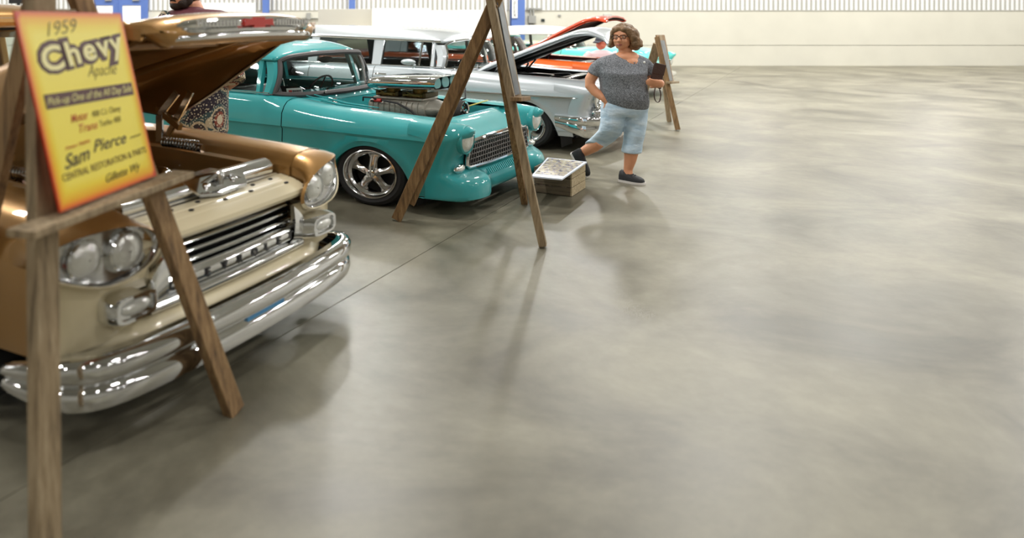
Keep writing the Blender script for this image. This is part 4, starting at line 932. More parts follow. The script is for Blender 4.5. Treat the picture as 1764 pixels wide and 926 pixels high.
for s in (-1, 1):
    b = MB(); b.grid([fender_sec(x, s) for x in frange(-.10, -1.58, 46)]); fe = b.build('fender', GOLD, tk, True, 40)
    # pod: elongated bezel with two lamps, gold brow above, cream below
    C0 = Vector((.0, s * .785, .698)); tilt = R(12) if s > 0 else R(3)
    def oval(t, k=1.0, dx=0.0, pw=2.05):
        c, q = math.cos(t), math.sin(t); u = .25 * k * math.copysign(abs(c) ** (2 / pw), c); v = .106 * k * math.copysign(abs(q) ** (2 / pw), q)
        if u > 0: v *= 1 - .25 * (u / .245) * (1 if v < 0 else -.15)
        y = u * math.cos(tilt) - v * math.sin(tilt); z = u * math.sin(tilt) + v * math.cos(tilt)
        return Vector((C0.x + dx - .10 * max(0, u / .245) ** 2, C0.y + s * y, C0.z + z))
    ts = frange(0, 2 * math.pi, 49)[:-1]
    pod = empty('headlamp_pod'); pod.parent = tk
    b = MB(); b.grid([[oval(t, 1.0, .035) for t in ts], [oval(t, .96, .03) for t in ts], [oval(t, .93, .0) for t in ts], [oval(t, .6, -.012) for t in ts], [oval(t, .05, -.012) for t in ts]], cv=True); b.build('bezel', CHROME_D, pod, True, 50)
    for dy, dz in ((-.098, -.018 if s > 0 else -.004), (.078, .016 if s > 0 else .004)):
        r = .066; M = Matrix.Translation((C0.x + .0 - (.03 if dy > 0 else 0), C0.y + s * dy, C0.z + dz)) @ Matrix.Rotation(R(90), 4, 'Y') @ Matrix.Diagonal((1.06, 1.18, 1, 1))
        b = MB(); b.lathe([(r * 1.12, -.02), (r * 1.12, .012), (r * 1.02, .018), (r * .98, .006)], 32, M); hl = b.build('lamp_ring', CHROME, pod)
        b = MB(); b.lathe([(r, .006), (r * .9, .016), (r * .6, .026), (r * .3, .03), (.003, .031)], 32, M); b.build('lens', LENS, pod)
    def skirt(t0, t1, m, nm):
        tt = frange(t0, t1, 25); b = MB(); rows = []
        for f, k, dx in ((0, 1.0, .035), (.1, 1.03, .042), (.3, 1.10, .03), (.55, 1.17, -.02), (1, 1.22, -.11)):
            row = []
            for t in tt:
                p = oval(t, k, dx)
                if f > .5:      # run into the fender section
                    p.y = s * min(max(abs(p.y), .615), 1.012 if nm == 'brow' else .97)
                    if p.z > C0.z + .03:
                        zf = interp([(.60, .78), (.63, .815), (.655, .846), (.70, .862), (.80, .866), (.90, .848), (.965, .806), (1.0, .746), (1.012, .68)], abs(p.y)); q_ = .5 if f < 1 else 1.0
                        p.z = p.z + (max(zf, p.z) - p.z) * q_
                row.append(p)
            rows.append(row)
        b.grid(rows); return b.build(nm, m, pod, True, 60)
    skirt(R(-18), R(188), GOLD, 'brow'); skirt(R(188), R(342), CREAM, 'lower_lip')
    # cream lower front of the fender
    b = MB(); b.grid([[(x, s * y, z) for x, y in ((-.02, .50), (-.015, .62), (-.02, .80), (-.04, .90), (-.08, .955), (-.14, .972))] for z in (.36, .45, .55, .62)]); b.build('lower_fender_panel', CREAM, tk, True, 60)
    # inner fender wall and its flange
    b = MB(); b.grid([[(x, s * .605, z) for x in frange(-.12, -1.45, 12)] for z in (.40, .60)]); b.build('inner_fender', GOLD, tk)
    b = MB(); b.grid([[(x, s * y, sinterp(ZT, x) - dz) for x in frange(-.2, -1.4, 12)] for y, dz in ((.60, .075), (.565, .085), (.555, .11), (.55, .32))]); b.build('splash_panel', GOLD, tk)
    P = dict(wr=.34, rimr=.22, tw=.24); wheel(tk, -.95, s * .93, s, P)
    b = MB(); b.grid([[(-.95 + .52 * math.cos(t), s * y, .12 + .56 * math.sin(t)) for t in frange(0, math.pi, 14)] for y in (.97, .5)]); b.build('wheel_well', BLACK, tk)
    b = MB(); b.tube([(x, s * 1.018, .655) for x in frange(-1.5, -.42, 6)], .012, 6, sq=(1, 1.4)); b.build('side_trim', CHROME, tk)
# cream header panel over the grille with two grooves and dark holes
rows = [[(x + .012 * (1 - (y / .58) ** 2), y, z) for y in frange(-.60, .60, 17)] for x, z in ((-.17, .752), (-.15, .757), (-.105, .748), (-.10, .742), (-.095, .746), (-.055, .735), (-.05, .729), (-.045, .732), (-.01, .715), (.01, .70), (.012, .68), (.0, .662), (-.03, .66))]
b = MB(); b.grid(rows); hp = b.build('header_panel', CREAM, tk, True, 35)
for y, x, z in ((-.30, -.12, .753), (-.12, -.12, .753), (.10, -.12, .753), (.30, -.12, .753), (.46, -.125, .753), (-.22, -.07, .743), (.02, -.07, .743), (.22, -.07, .743), (.50, -.05, .735)):
    b = MB(); b.ball((x, y, z), (.012, .017, .006), 10, 5); b.build('bolt_hole', BLACK, hp)
# grille
gr = empty('grille'); gr.parent = tk
b = MB(); b.span(-.09, -.08, -.56, .56, .37, .665); b.build('backing', BLACK, gr, False)
def bar(z, h, x, w, m=CHROME, nm='grille_bar', r=.5):
    rows = []
    for y in frange(-w, w, 13):
        bow = .02 * (1 - (y / w) ** 2); rows.append([(x + bow + dx, y, z + dz * h) for dx, dz in ((-.03, -.5), (.0, -.48), (.018, -.3), (.022, 0), (.018, .3), (0, .48), (-.03, .5))])
    b = MB(); b.grid(rows); return b.build(nm, m, gr, True, 50)
bar(.632, .018, -.035, .47); bar(.592, .02, -.035, .47); bar(.553, .022, -.03, .47)
bar(.485, .088, -.01, .52, CHROME, 'letter_bar'); bar(.418, .05, .0, .56, CHROME, 'lower_bar')
SW = mat('letter_black', rgb(28, 28, 32), .4)
for i, ch in enumerate('CHEVROLET'):
    y = -.44 + i * .11; bw = .02 * (1 - (y / .52) ** 2)
    M = Matrix.Translation((.0165 + bw, y, .466)) @ Matrix.Rotation(R(90), 4, 'Z') @ Matrix.Rotation(R(90), 4, 'X') @ Matrix.Translation((-.018, 0, 0))
    text_mesh(ch, .054, SW, gr, M, 'letter', 0, .002, .0015, 'LEFT', 1.0)
for s in (-1, 1):
    # curved chrome end piece of the grille and parking lamp housing
    rows = []
    for t in frange(0, 1, 9):
        y = .45 + .10 * math.sin(t * math.pi / 2); z0 = .40; z1 = .665 - .13 * t
        rows.append([(-.02 + .02 * t, s * y, z0), (.025, s * (y + .015), z0 + (z1 - z0) * .25), (.03, s * (y + .02), z0 + (z1 - z0) * .55), (.02, s * (y + .02), z0 + (z1 - z0) * .85), (-.04, s * (y + .02), z1)])
    b = MB(); b.grid(rows); b.build('end_piece', CHROME, gr, True, 50)
    rows = [[(x + dx, s * (yc + wy * math.copysign(abs(math.cos(t)) ** .5, math.cos(t))), .488 + hz * math.copysign(abs(math.sin(t)) ** .5, math.sin(t))) for t in frange(0, 2 * math.pi * 31 / 32, 32)] for x, dx, yc, wy, hz in ((-.12, 0, .62, .18, .07), (.0, 0, .66, .15, .065), (.05, 0, .685, .12, .058), (.075, 0, .69, .108, .05), (.075, 0, .69, .09, .038), (.062, 0, .69, .088, .036))]
    b = MB(); b.loft(rows, True); ph = b.build('parking_lamp', CHROME, tk, True, 40)
    b = MB(); b.ball((.064, s * .69, .488), (.018, .078, .03), 16, 8); b.build('lens', LENS, ph)
# cream valance and chrome bumper
b = MB(); b.grid([[(x - .16 * max(0, abs(y) - .62) / .3, y, z) for y in frange(-.90, .90, 25)] for x, z in ((-.02, .395), (.02, .385), (.05, .36), (.06, .33), (.05, .29), (.02, .25))]); b.build('valance', CREAM, tk, True, 60)
pl = [(-.26, -1.03), (-.12, -1.02), (.02, -.97), (.10, -.88), (.145, -.7), (.17, -.4), (.18, 0), (.17, .4), (.145, .7), (.10, .88), (.02, .97), (-.12, 1.02), (-.26, 1.03)]
pf = tsmooth(pl, 73); prof = [(-.07, .20), (-.02, .175), (.012, .19), (.02, .225), (.012, .26), (-.004, .275), (.014, .29), (.024, .32), (.02, .35), (.002, .372), (-.06, .378)]
rows = []
for i, (x, y) in enumerate(pf):
    a_ = pf[max(i - 1, 0)]; c_ = pf[min(i + 1, 72)]; n_ = Vector((c_[1] - a_[1], -(c_[0] - a_[0]), 0)).normalized(); k = interp([(0, .5), (12, 1), (60, 1), (72, .5)], i)
    rows.append([(x + n_.x * d, y + n_.y * d, .28 + (z - .28) * k) for d, z in prof])
b = MB(); b.grid(rows); bu = b.build('bumper', CHROME, tk, True, 50, solid=.006)
for y in (-.5, .5):
    b = MB(); b.ball((.185 - .05 * (y / .7) ** 2, y, .235), (.02, .022, .02), 12, 8); b.build('bumper_bolt', CHROME, bu)
b = MB(); b.span(.176, .186, -.14, .14, .21, .32); lp = b.build('licence_plate', mat('plate_blue', rgb(70, 140, 190), .4), bu, False)
for y in (-.4, .4):
    b = MB(); b.span(-.5, .12, y - .03, y + .03, .22, .30); b.build('bumper_bracket', BLACK, tk, False)
# radiator support, chrome cover and hood latch
b = MB(); b.span(-.20, -.17, -.60, .60, .42, .765); b.build('radiator_support', CHROME_D, tk, False)
b = MB(); b.tube([(-.225, y, .795) for y in frange(-.54, .54, 12)], .062, 14, sq=(1.0, .8)); b.build('radiator_cover', CHROME, tk)
b = MB(); b.hexa([(-.40, -.10, .775), (-.26, -.10, .775), (-.26, .30, .775), (-.40, .30, .775), (-.40, -.10, .815), (-.275, -.10, .815), (-.275, .30, .815), (-.40, .30, .815)]); b.build('radiator_tank', CHROME_D, tk, True, 30, bevel=.01)
b = MB(); b.lathe([(.04, 0), (.042, .02), (.03, .028), (.004, .032)], 20, Matrix.Translation((-.34, -.16, .80)), True, True); b.build('radiator_cap', CHROME, tk)
lt_ = empty('hood_latch'); lt_.parent = tk
b = MB(); b.prism([(-.19, -.14, .825), (-.19, .30, .825), (-.11, .24, .762), (-.095, .02, .758), (-.125, -.10, .77)], (0, 0, .014)); b.build('latch_plate', CHROME, lt_, False)
for y in (-.02, .18):
    b = MB(); b.hexa([(-.19, y - .03, .77), (-.12, y - .03, .77), (-.12, y + .03, .77), (-.19, y + .03, .77), (-.19, y - .02, .83), (-.14, y - .02, .815), (-.14, y + .02, .815), (-.19, y + .02, .83)]); b.build('latch_bracket', CHROME, lt_, True, 30, bevel=.008)
b = MB(); b.tube([(-.15, .08, .76), (-.15, .08, .845), (-.14, .08, .85)], .016, 8); b.build('latch_post', CHROME_D, lt_)
b = MB(); b.tube([(-.17, -.06, .805), (-.16, .05, .84), (-.16, .16, .835), (-.15, .24, .80)], .011, 6); b.build('latch_arm', CHROME, lt_)
# engine bay
b = MB(); b.span(-1.47, -1.44, -.86, .86, .40, 1.02); b.build('firewall', GOLD, tk, False)
b = MB(); b.grid([[(x, y, z) for y in frange(-.88, .88, 13)] for x, z in ((-1.40, 1.015), (-1.44, 1.055), (-1.52, 1.10), (-1.62, 1.12))]); b.build('cowl', GOLD, tk)
b = MB(); b.span(-1.44, -.2, -.58, .58, .30, .34); b.build('bay_floor', BLACK, tk, False)
te = empty('engine'); te.parent = tk
b = MB(); b.span(-1.3, -.5, -.22, .22, .34, .68); b.build('engine_block', mat('engine_dark', rgb(60, 58, 56), .5, .3), te, True, 30, bevel=.03)
for s in (-1, 1):
    b = MB(); b.box((-.92, s * .24, .74), (.62, .14, .10), Matrix.Rotation(R(-28 * s), 3, 'X')); b.build('valve_cover', CHROME, te, True, 30, bevel=.025)
b = MB(); b.lathe([(.06, -.06), (.17, -.03), (.19, 0), (.19, .05), (.16, .065), (.004, .07)], 28, Matrix.Translation((-.95, 0, .80)), True, True); b.build('air_cleaner', BLACK, te)
b = MB(); b.tube([(-.30, .1, .75), (-.42, .05, .80), (-.55, .0, .78), (-.62, 0, .70)], .03, 10); b.build('radiator_hose', WIRE, te)
b = MB(); b.tube([(-1.15, -.30, .78), (-1.05, -.36, .74), (-.90, -.40, .66)], .035, 10); b.build('chrome_hose', CHROME, te)
for k in range(4):
    b = MB(); b.tube([(-1.2 + .15 * k, -.26, .74), (-1.15 + .15 * k, -.34, .80), (-1.1 + .1 * k, -.2, .84)], .008, 6); b.build('plug_wire', WIRE, te)
b = MB(); b.ball((-1.1, -.2, .86), (.05, .05, .03), 10, 6); b.build('distributor', mat('blue_cap', rgb(40, 70, 130), .4), te)
# hood hinges and springs
for s in (-1, 1):
    hg = empty('hood_hinge'); hg.parent = tk
    b = MB(); b.beam((-1.0, s * .56, .86), (-1.02, s * .58, 1.02), .05, .02, (0, 1, 0)); b.beam((-1.02, s * .58, 1.02), (-.90, s * .60, 1.16), .045, .02, (0, 1, 0)); b.build('link_arm', CHROME_D, hg, False, bevel=.004)
    b = MB(); b.beam((-.96, s * .585, .90), (-.80, s * .61, 1.17), .04, .02, (0, 1, 0)); b.build('link_arm', CHROME, hg, False, bevel=.004)
    b = MB(); b.beam((-1.06, s * .60, 1.05), (-.84, s * .56, .96), .035, .03, (0, 1, 0)); b.build('lever', GOLD, hg, False)
    b = MB(); b.tube([(-.92, s * .50, .88), (-.64, s * .525, .86)], .024, 12); sp2 = b.build('spring', CHROME_D, hg)
    for k in range(12):
        x = -.91 + .022 * k; b = MB(); b.tube([(x, s * .503 + .026 * math.cos(t), .879 + .026 * math.sin(t)) for t in frange(0, 2 * math.pi * 9 / 10, 10)], .004, 4, closed=True); b.build('coil', CHROME, hg)
# hood: deep shell that leans back on its hinges
hd_ = empty('hood'); hd_.parent = tk
ZTOP = [(-1.50, 1.16), (-1.3, 1.25), (-.8, 1.44), (-.4, 1.555), (-.15, 1.615), (-.03, 1.632), (.04, 1.625)]
ZBOT = [(-1.50, 1.03), (-1.25, 1.0), (-1.05, 1.0), (-.79, 1.125), (-.53, 1.287), (-.32, 1.415), (-.165, 1.515), (-.08, 1.555), (0.04, 1.565)]
HWD = [(-1.5, .74), (-1.0, .76), (-.4, .77), (-.2, .76), (-.1, .74), (-.02, .70), (.04, .645)]
def hsec(x, inset=0.0):
    zt = sinterp(ZTOP, x) - inset; zb = sinterp(ZBOT, x) if inset == 0 else sinterp(ZBOT, x) + .012; w_ = interp(HWD, x) - inset
    half = [(0, zt), (w_ * .3, zt - .004), (w_ * .6, zt - .018), (w_ * .82, zt - .04), (w_ * .94, zt - .075), (w_ * .99, min(zt - .11, zb + (zt - zb) * .55)), (w_, zb + (zt - zb) * .22), (w_, zb), (w_ - .03, zb)]
    return [(x, -y, z) for y, z in reversed(half[1:])] + [(x, y, z) for y, z in half]
xs_ = frange(-1.50, .04, 44)
rows = [hsec(x) for x in xs_]
b = MB(); b.grid(rows); sk = b.build('hood_skin', GOLD, hd_, True, 50)
b = MB(); b.grid([hsec(x, .035)[1:-1] for x in frange(-1.48, -.02, 30)]); b.build('hood_liner', mat('shaded_gold_underside', rgb(150, 106, 50), .42, .5, .6), hd_, True, 50)  # darker copy of the gold paint, underside shade put into its colour
# front face of the hood: swept profile, lip lower in the middle
rows = []
for t in frange(-1, 1, 49):
    y = t * .66; a_ = abs(t); q_ = min(1, max(0, (a_ - .78) / .17)); up = .068 * (3 * q_ * q_ - 2 * q_ ** 3); back = -.10 * a_ ** 8
    rows.append([(x + back, y * (1 + ky * a_), z + (up if z < 1.55 else 0) - .05 * a_ ** 3 * (1 if z > 1.58 else .4)) for x, z, ky in ((.03, 1.628, 0), (.075, 1.618, 0), (.105, 1.59, 0), (.115, 1.56, 0), (.112, 1.53, 0), (.10, 1.505, 0), (.08, 1.492, 0), (.05, 1.492, 0), (.03, 1.51, 0), (-.02, 1.545, 0))])
b = MB(); b.grid(rows); b.build('hood_nose', GOLD, hd_, True, 60)
for s in (-1, 1):
    b = MB(); b.beam((-1.2, s * .18, 1.20), (-.1, s * .46, 1.545), .07, .035); b.build('underside_brace', mat('shaded_gold_underside', rgb(150, 106, 50), .42, .5, .6), hd_, False, bevel=.012)
b = MB(); b.beam((-.42, -.62, 1.47), (-.42, .62, 1.47), .08, .04); b.build('underside_brace', MATS['shaded_gold_underside'], hd_, False, bevel=.012)
# chrome emblem with red badge
em = empty('hood_emblem'); em.parent = tk
rows = []
for t in frange(-1, 1, 41):
    a_ = abs(t); k = (1 - a_ ** 6) ** .5 if a_ < 1 else .02; k = max(k, .25); y = t * .50; h = .034 * k; xb_ = .112 - .045 * a_ ** 6
    rows.append([(xb_ + dx, y, 1.578 - .012 * a_ ** 2 + dz * h) for dx, dz in ((-.01, 1), (.018, .8), (.026, .3), (.02, -.2), (.028, -.5), (.02, -.95), (-.01, -1.05))])
b = MB(); b.grid(rows); b.build('emblem_bar', CHROME, em, True, 45)
rows = [[(.125 - .045 * abs(t) ** 6 + dx, t * .53, 1.532 - .012 * t * t + dz) for dx, dz in ((-.02, .014), (.004, .011), (.008, 0), (.004, -.011), (-.02, -.014))] for t in frange(-1, 1, 31)]
b = MB(); b.grid(rows); b.build('lower_strip', CHROME, em, True, 45)
for s in (-1, 1):
    for k in range(12):
        y = s * (.15 + k * .024); b = MB(); b.span(.136, .1405, y - .008, y + .008, 1.572, 1.598); b.build('emblem_block', CHROME_D, em, False)
bow = [(-.11, -.013), (-.105, .019), (-.04, .015), (-.035, .026), (.045, .026), (.04, .015), (.105, .019), (.11, -.013), (.045, -.010), (.04, -.022), (-.045, -.022), (-.04, -.010)]
b = MB(); b.prism([(.134, y, 1.583 + z) for y, z in bow], (.014, 0, 0)); b.build('red_badge', REDP, em, False)
# cab
cb_ = empty('cab'); cb_.parent = tk
ROOFZ = [(-3.0, 1.56), (-2.6, 1.65), (-2.1, 1.69), (-1.85, 1.675), (-1.74, 1.63), (-1.70, 1.585)]
rows = []
for x in frange(-3.0, -1.70, 22):
    zc = sinterp(ROOFZ, x); ze = interp([(-3.0, 1.47), (-1.70, 1.50)], x); rows.append([(x - .12 * abs(t) ** 3 * max(0, (x + 2.1) / .4), t * .78, ze + (zc - ze) * (1 - abs(t) ** 3) ** .7) for t in frange(-1, 1, 25)])
b = MB(); b.grid(rows); b.build('roof', GOLD, cb_, True, 60, solid=.03)
b = MB(); b.tube([(-1.70 - .13 * abs(t) ** 3, t * .78, 1.575 - .075 * abs(t) ** 3) for t in frange(-1, 1, 17)], .03, 8); b.build('visor_edge', GOLD, cb_)
lo = [(-1.60 - .22 * (abs(t) ** 3), t * .80, 1.115) for t in frange(-1, 1, 21)]; hi = [(-1.74 - .12 * abs(t) ** 3, t * .72, 1.545 - .05 * abs(t) ** 3) for t in frange(-1, 1, 21)]
b = MB(); b.grid([[tuple(a_ * (1 - t) + c_ * t for a_, c_ in zip(p, q)) for p, q in zip(lo, hi)] for t in frange(0, 1, 5)]); b.build('windscreen', GLASS, cb_)
b = MB(); b.tube(lo + list(reversed(hi)), .018, 8, closed=True); b.build('windscreen_gasket', BLACK, cb_)
for s in (-1, 1):
    b = MB(); b.beam((-1.85, s * .84, 1.08), (-1.90, s * .76, 1.52), .09, .07, (0, 1, 0)); b.build('front_pillar', GOLD, cb_, False, bevel=.015)
    b = MB(); b.beam((-2.85, s * .84, 1.08), (-2.85, s * .76, 1.50), .22, .07, (0, 1, 0)); b.build('rear_pillar', GOLD, cb_, False, bevel=.015)
    b = MB(); b.grid([[(x, s * y, z) for x in frange(-1.59, -2.75, 10)] for y, z in ((.80, 1.10), (.86, 1.09), (.95, .95), (1.0, .90), (1.01, .66), (.99, .45), (.96, .34))]); dr = b.build('door', GOLD, cb_)
    b = MB(); b.tube([(-2.5, s * 1.02, .84), (-2.55, s * 1.045, .845), (-2.68, s * 1.02, .84)], .012, 6); b.build('handle', CHROME, cb_)
    b = MB(); b.grid([[(x, s * y, z) for x in (-1.92, -2.74)] for y, z in ((.83, 1.10), (.75, 1.48))]); b.build('side_window', GLASS, cb_)
b = MB(); b.grid([[(x, y, 1.10 - (.02 if abs(y) > .7 else 0)) for y in frange(-.8, .8, 5)] for x in (-1.62, -1.9)]); b.span(-1.9, -1.88, -.8, .8, .8, 1.10); b.build('dashboard', GOLD, cb_, False)
b = MB(); b.span(-3.02, -2.98, -.86, .86, .34, 1.1); b.span(-3.02, -2.98, -.78, -.6, 1.1, 1.48); b.span(-3.02, -2.98, .6, .78, 1.1, 1.48); b.build('rear_panel', GOLD, cb_, False)
b = MB(); b.span(-2.7, -2.3, -.72, .72, .5, .66); b.span(-2.9, -2.74, -.72, .72, .55, 1.08); b.build('bench_seat', DARKIN, cb_, True, 30, bevel=.04)
M = Matrix.Translation((-2.1, .36, 1.12)) @ Matrix.Rotation(R(-55), 4, 'Y'); b = MB(); b.tube([M @ Vector((.17 * math.cos(t), .21 * math.sin(t), 0)) for t in frange(0, 2 * math.pi * 23 / 24, 24)], .011, 6, closed=True); b.build('steering_wheel', BLACK, cb_)
# load bed
bd_ = empty('load_bed'); bd_.parent = tk
for s in (-1, 1):
    b = MB(); b.span(-5.4, -3.1, s * .78, s * .84, .45, .98); b.build('bed_side', GOLD, bd_, False, bevel=.01)
    P = dict(wr=.34, rimr=.22, tw=.24); wheel(tk, -4.55, s * .93, s, P)
b = MB(); b.span(-5.4, -3.1, -.8, .8, .42, .45); b.build('bed_floor', BLACK, bd_, False)
b = MB(); b.span(-5.46, -5.41, -.84, .84, .45, .98); b.build('tailgate', GOLD, bd_, False, bevel=.01)
b = MB(); b.span(-5.3, -.3, -.45, .45, .34, .40); b.build('chassis', BLACK, tk, False)
# ================================================================ people
SKIN = mat('skin', rgb(222, 160, 130), .5, var=.06, scale=14)
SKIN_T = mat('tanned_skin', rgb(222, 156, 118), .5, var=.06, scale=14)
HAIRM = mat('brown_hair', rgb(128, 98, 66), .5, var=.45, scale=22, bump=.8, bscale=70, aniso=(1, 1, .25))
def knit_material():
    m = bpy.data.materials.new('heather_grey_knit'); m.use_nodes = True; nt = m.node_tree; b = nt.nodes['Principled BSDF']
    tc = nt.nodes.new('ShaderNodeTexCoord'); n = nt.nodes.new('ShaderNodeTexNoise'); n.inputs['Scale'].default_value = 110; n.inputs['Detail'].default_value = 3
    r = nt.nodes.new('ShaderNodeValToRGB'); e = r.color_ramp.elements; e[0].position = .35; e[0].color = rgb(80, 83, 88); e[1].position = .68; e[1].color = rgb(150, 153, 159)
    n2 = nt.nodes.new('ShaderNodeTexNoise'); n2.inputs['Scale'].default_value = 7; n2.inputs['Detail'].default_value = 3; bp = nt.nodes.new('ShaderNodeBump'); bp.inputs['Strength'].default_value = .45; bp.inputs['Distance'].default_value = .03
    for k in (n, n2): nt.links.new(tc.outputs['Object'], k.inputs[0])
    nt.links.new(n.outputs[0], r.inputs[0]); nt.links.new(r.outputs[0], b.inputs['Base Color']); nt.links.new(n2.outputs[0], bp.inputs['Height']); nt.links.new(bp.outputs[0], b.inputs['Normal'])
    b.inputs['Roughness'].default_value = .85
    return m
def denim_material(name, c1, c2):
    m = bpy.data.materials.new(name); m.use_nodes = True; nt = m.node_tree; b = nt.nodes['Principled BSDF']
    tc = nt.nodes.new('ShaderNodeTexCoord'); n = nt.nodes.new('ShaderNodeTexNoise'); n.inputs['Scale'].default_value = 9; n.inputs['Detail'].default_value = 6
    mp = nt.nodes.new('ShaderNodeMapping'); mp.inputs['Scale'].default_value = (1, 1, 2.2)
    r = nt.nodes.new('ShaderNodeValToRGB'); e = r.color_ramp.elements; e[0].position = .3; e[0].color = c1; e[1].position = .7; e[1].color = c2
    bp = nt.nodes.new('ShaderNodeBump'); bp.inputs['Strength'].default_value = .5; bp.inputs['Distance'].default_value = .025
    nt.links.new(tc.outputs['Object'], mp.inputs[0]); nt.links.new(mp.outputs[0], n.inputs[0]); nt.links.new(n.outputs[0], r.inputs[0]); nt.links.new(r.outputs[0], b.inputs['Base Color'])
    nt.links.new(n.outputs[0], bp.inputs['Height']); nt.links.new(bp.outputs[0], b.inputs['Normal']); b.inputs['Roughness'].default_value = .8
    return m
def ring(c, a, d, n=24, tx=0.0, ty=0.0, pw=2.0):
    """ellipse about c, half width a along x and d along y, tipped by tx (about x) and ty (about y)"""
    M = Matrix.Rotation(ty, 3, 'Y') @ Matrix.Rotation(tx, 3, 'X'); c = Vector(c); out = []
    for k in range(n):
        t = 2 * math.pi * k / n; q = Vector((a * math.copysign(abs(math.cos(t)) ** (2 / pw), math.cos(t)), d * math.copysign(abs(math.sin(t)) ** (2 / pw), math.sin(t)), 0)); out.append(c + M @ q)
    return out
def head_pieces(b, c, yaw, rx=.088, ry=.105, rz=.122, pitch=0.0, scale=1.0):
    """skull, jaw, nose, lips, brow and ears, facing -y turned by yaw (positive to image left); returns the head matrix"""
    M = Matrix.Translation(c) @ Matrix.Rotation(-yaw, 4, 'Z') @ Matrix.Rotation(pitch, 4, 'X') @ Matrix.Scale(scale, 4); M3 = M.to_3x3()
    b.ball(M @ Vector((0, .012, .028)), (rx, ry, rz * .78), 20, 14, M3)
    b.ball(M @ Vector((0, -.022, -.045)), (rx * .80, ry * .76, rz * .62), 18, 12, M3)
    b.ball(M @ Vector((0, -.06, -.098)), (.034, .03, .022), 12, 8, M3)                 # chin
    b.tube([M @ Vector((0, -.095, .018)), M @ Vector((0, -.112, -.008)), M @ Vector((0, -.126, -.028)), M @ Vector((0, -.108, -.036))], [.011, .014, .018, .012], 10)   # nose
    for s in (-1, 1):
        b.ball(M @ Vector((s * .017, -.108, -.03)), (.012, .012, .010), 8, 6, M3)
        b.ball(M @ Vector((s * .042, -.07, -.03)), (.032, .032, .03), 12, 8, M3)        # cheek
        b.ball(M @ Vector((s * rx * .98, .012, -.008)), (.012, .022, .034), 10, 8, M3)  # ear
        b.tube([M @ Vector((s * .018, -.094, .036)), M @ Vector((s * .05, -.082, .04)), M @ Vector((s * .07, -.06, .032))], [.009, .011, .008], 8)   # brow
    b.tube([M @ Vector((-.028, -.092, -.064)), M @ Vector((0, -.104, -.060)), M @ Vector((.028, -.092, -.064))], [.006, .009, .006], 8)
    b.tube([M @ Vector((-.024, -.090, -.075)), M @ Vector((0, -.101, -.076)), M @ Vector((.024, -.090, -.075))], [.006, .009, .006], 8)
    return M
def hand_pieces(b, wrist, palm_dir, finger_dir, side, curl=.5, s=1.0):
    """palm and five separate bent fingers; finger_dir points along the fingers, palm_dir out of the palm"""
    f = Vector(finger_dir).normalized(); p = Vector(palm_dir); p = (p - f * p.dot(f)).normalized(); a = f.cross(p) * side; w_ = Vector(wrist)
    M3 = Matrix((a, f, p)).transposed()
    b.ball(w_ + f * .05 * s, (.042 * s, .055 * s, .02 * s), 14, 10, M3)
    for i, (off, ln) in enumerate(((-.03, .062), (-.010, .075), (.011, .07), (.031, .055))):
        base = w_ + f * .088 * s + a * off * s; p1 = base + (f * (1 - curl * .4) + p * curl * .5) * ln * .5 * s; p2 = p1 + (f * (1 - curl) + p * curl) * ln * .42 * s; p3 = p2 + (f * (1 - 1.6 * curl) + p * curl) * ln * .34 * s
        b.tube([base - f * .03 * s, base, p1, p2, p3], [.011 * s, .0105 * s, .010 * s, .009 * s, .007 * s], 8)
    t0 = w_ + f * .03 * s - a * .035 * s; b.tube([t0, t0 - a * .022 * s + f * .025 * s + p * .012 * s, t0 - a * .028 * s + f * .052 * s + p * .02 * s], [.015 * s, .0125 * s, .009 * s], 8)
def shoe(parent, M, L, wd, m_up, m_sole, m_lace, name='shoe'):
    """low trainer; local x from heel to toe, z up, origin under the heel"""
    secs = [(0.0, .62, .085), (.04, .80, .095), (.25, .88, .092), (.42, .92, .075), (.6, 1.0, .06), (.8, .96, .048), (.94, .72, .036), (1.0, .35, .024)]
    rows = []; 
    for u, k, h in secs:
        w_ = wd / 2 * k; rows.append([Vector((u * L, -w_, .018)), Vector((u * L, -w_ * .95, .018 + h * .5)), Vector((u * L, -w_ * .6, .018 + h * .9)), Vector((u * L, 0, .018 + h)), Vector((u * L, w_ * .6, .018 + h * .9)), Vector((u * L, w_ * .95, .018 + h * .5)), Vector((u * L, w_, .018))])
    b = MB(); b.loft([[M @ p for p in r] for r in rows]); sh = b.build(name, m_up, parent, True, 60)
    rows = [[M @ Vector((u * L, y * wd / 2 * k * 1.05, z)) for y, z in ((-1, 0), (1, 0), (1.02, .022), (-1.02, .022))] for u, k in ((-.02, .55), (.04, .85), (.25, .88), (.45, .92), (.65, 1.0), (.82, .97), (.95, .74), (1.02, .35))]
    b = MB(); b.loft(rows); b.build('sole', m_sole, sh, True, 40)
    for k in range(4):
        u = (.34 + k * .09) * L; b = MB(); h = .018 + interp([(.25, .092), (.42, .075), (.6, .06), (.8, .048)], .34 + k * .09) + .003
        b.tube([M @ Vector((u, -.028, h - .012)), M @ Vector((u + .008, 0, h + .002)), M @ Vector((u, .028, h - .012))], .0035, 5); b.build('lace', m_lace, sh)
    return sh

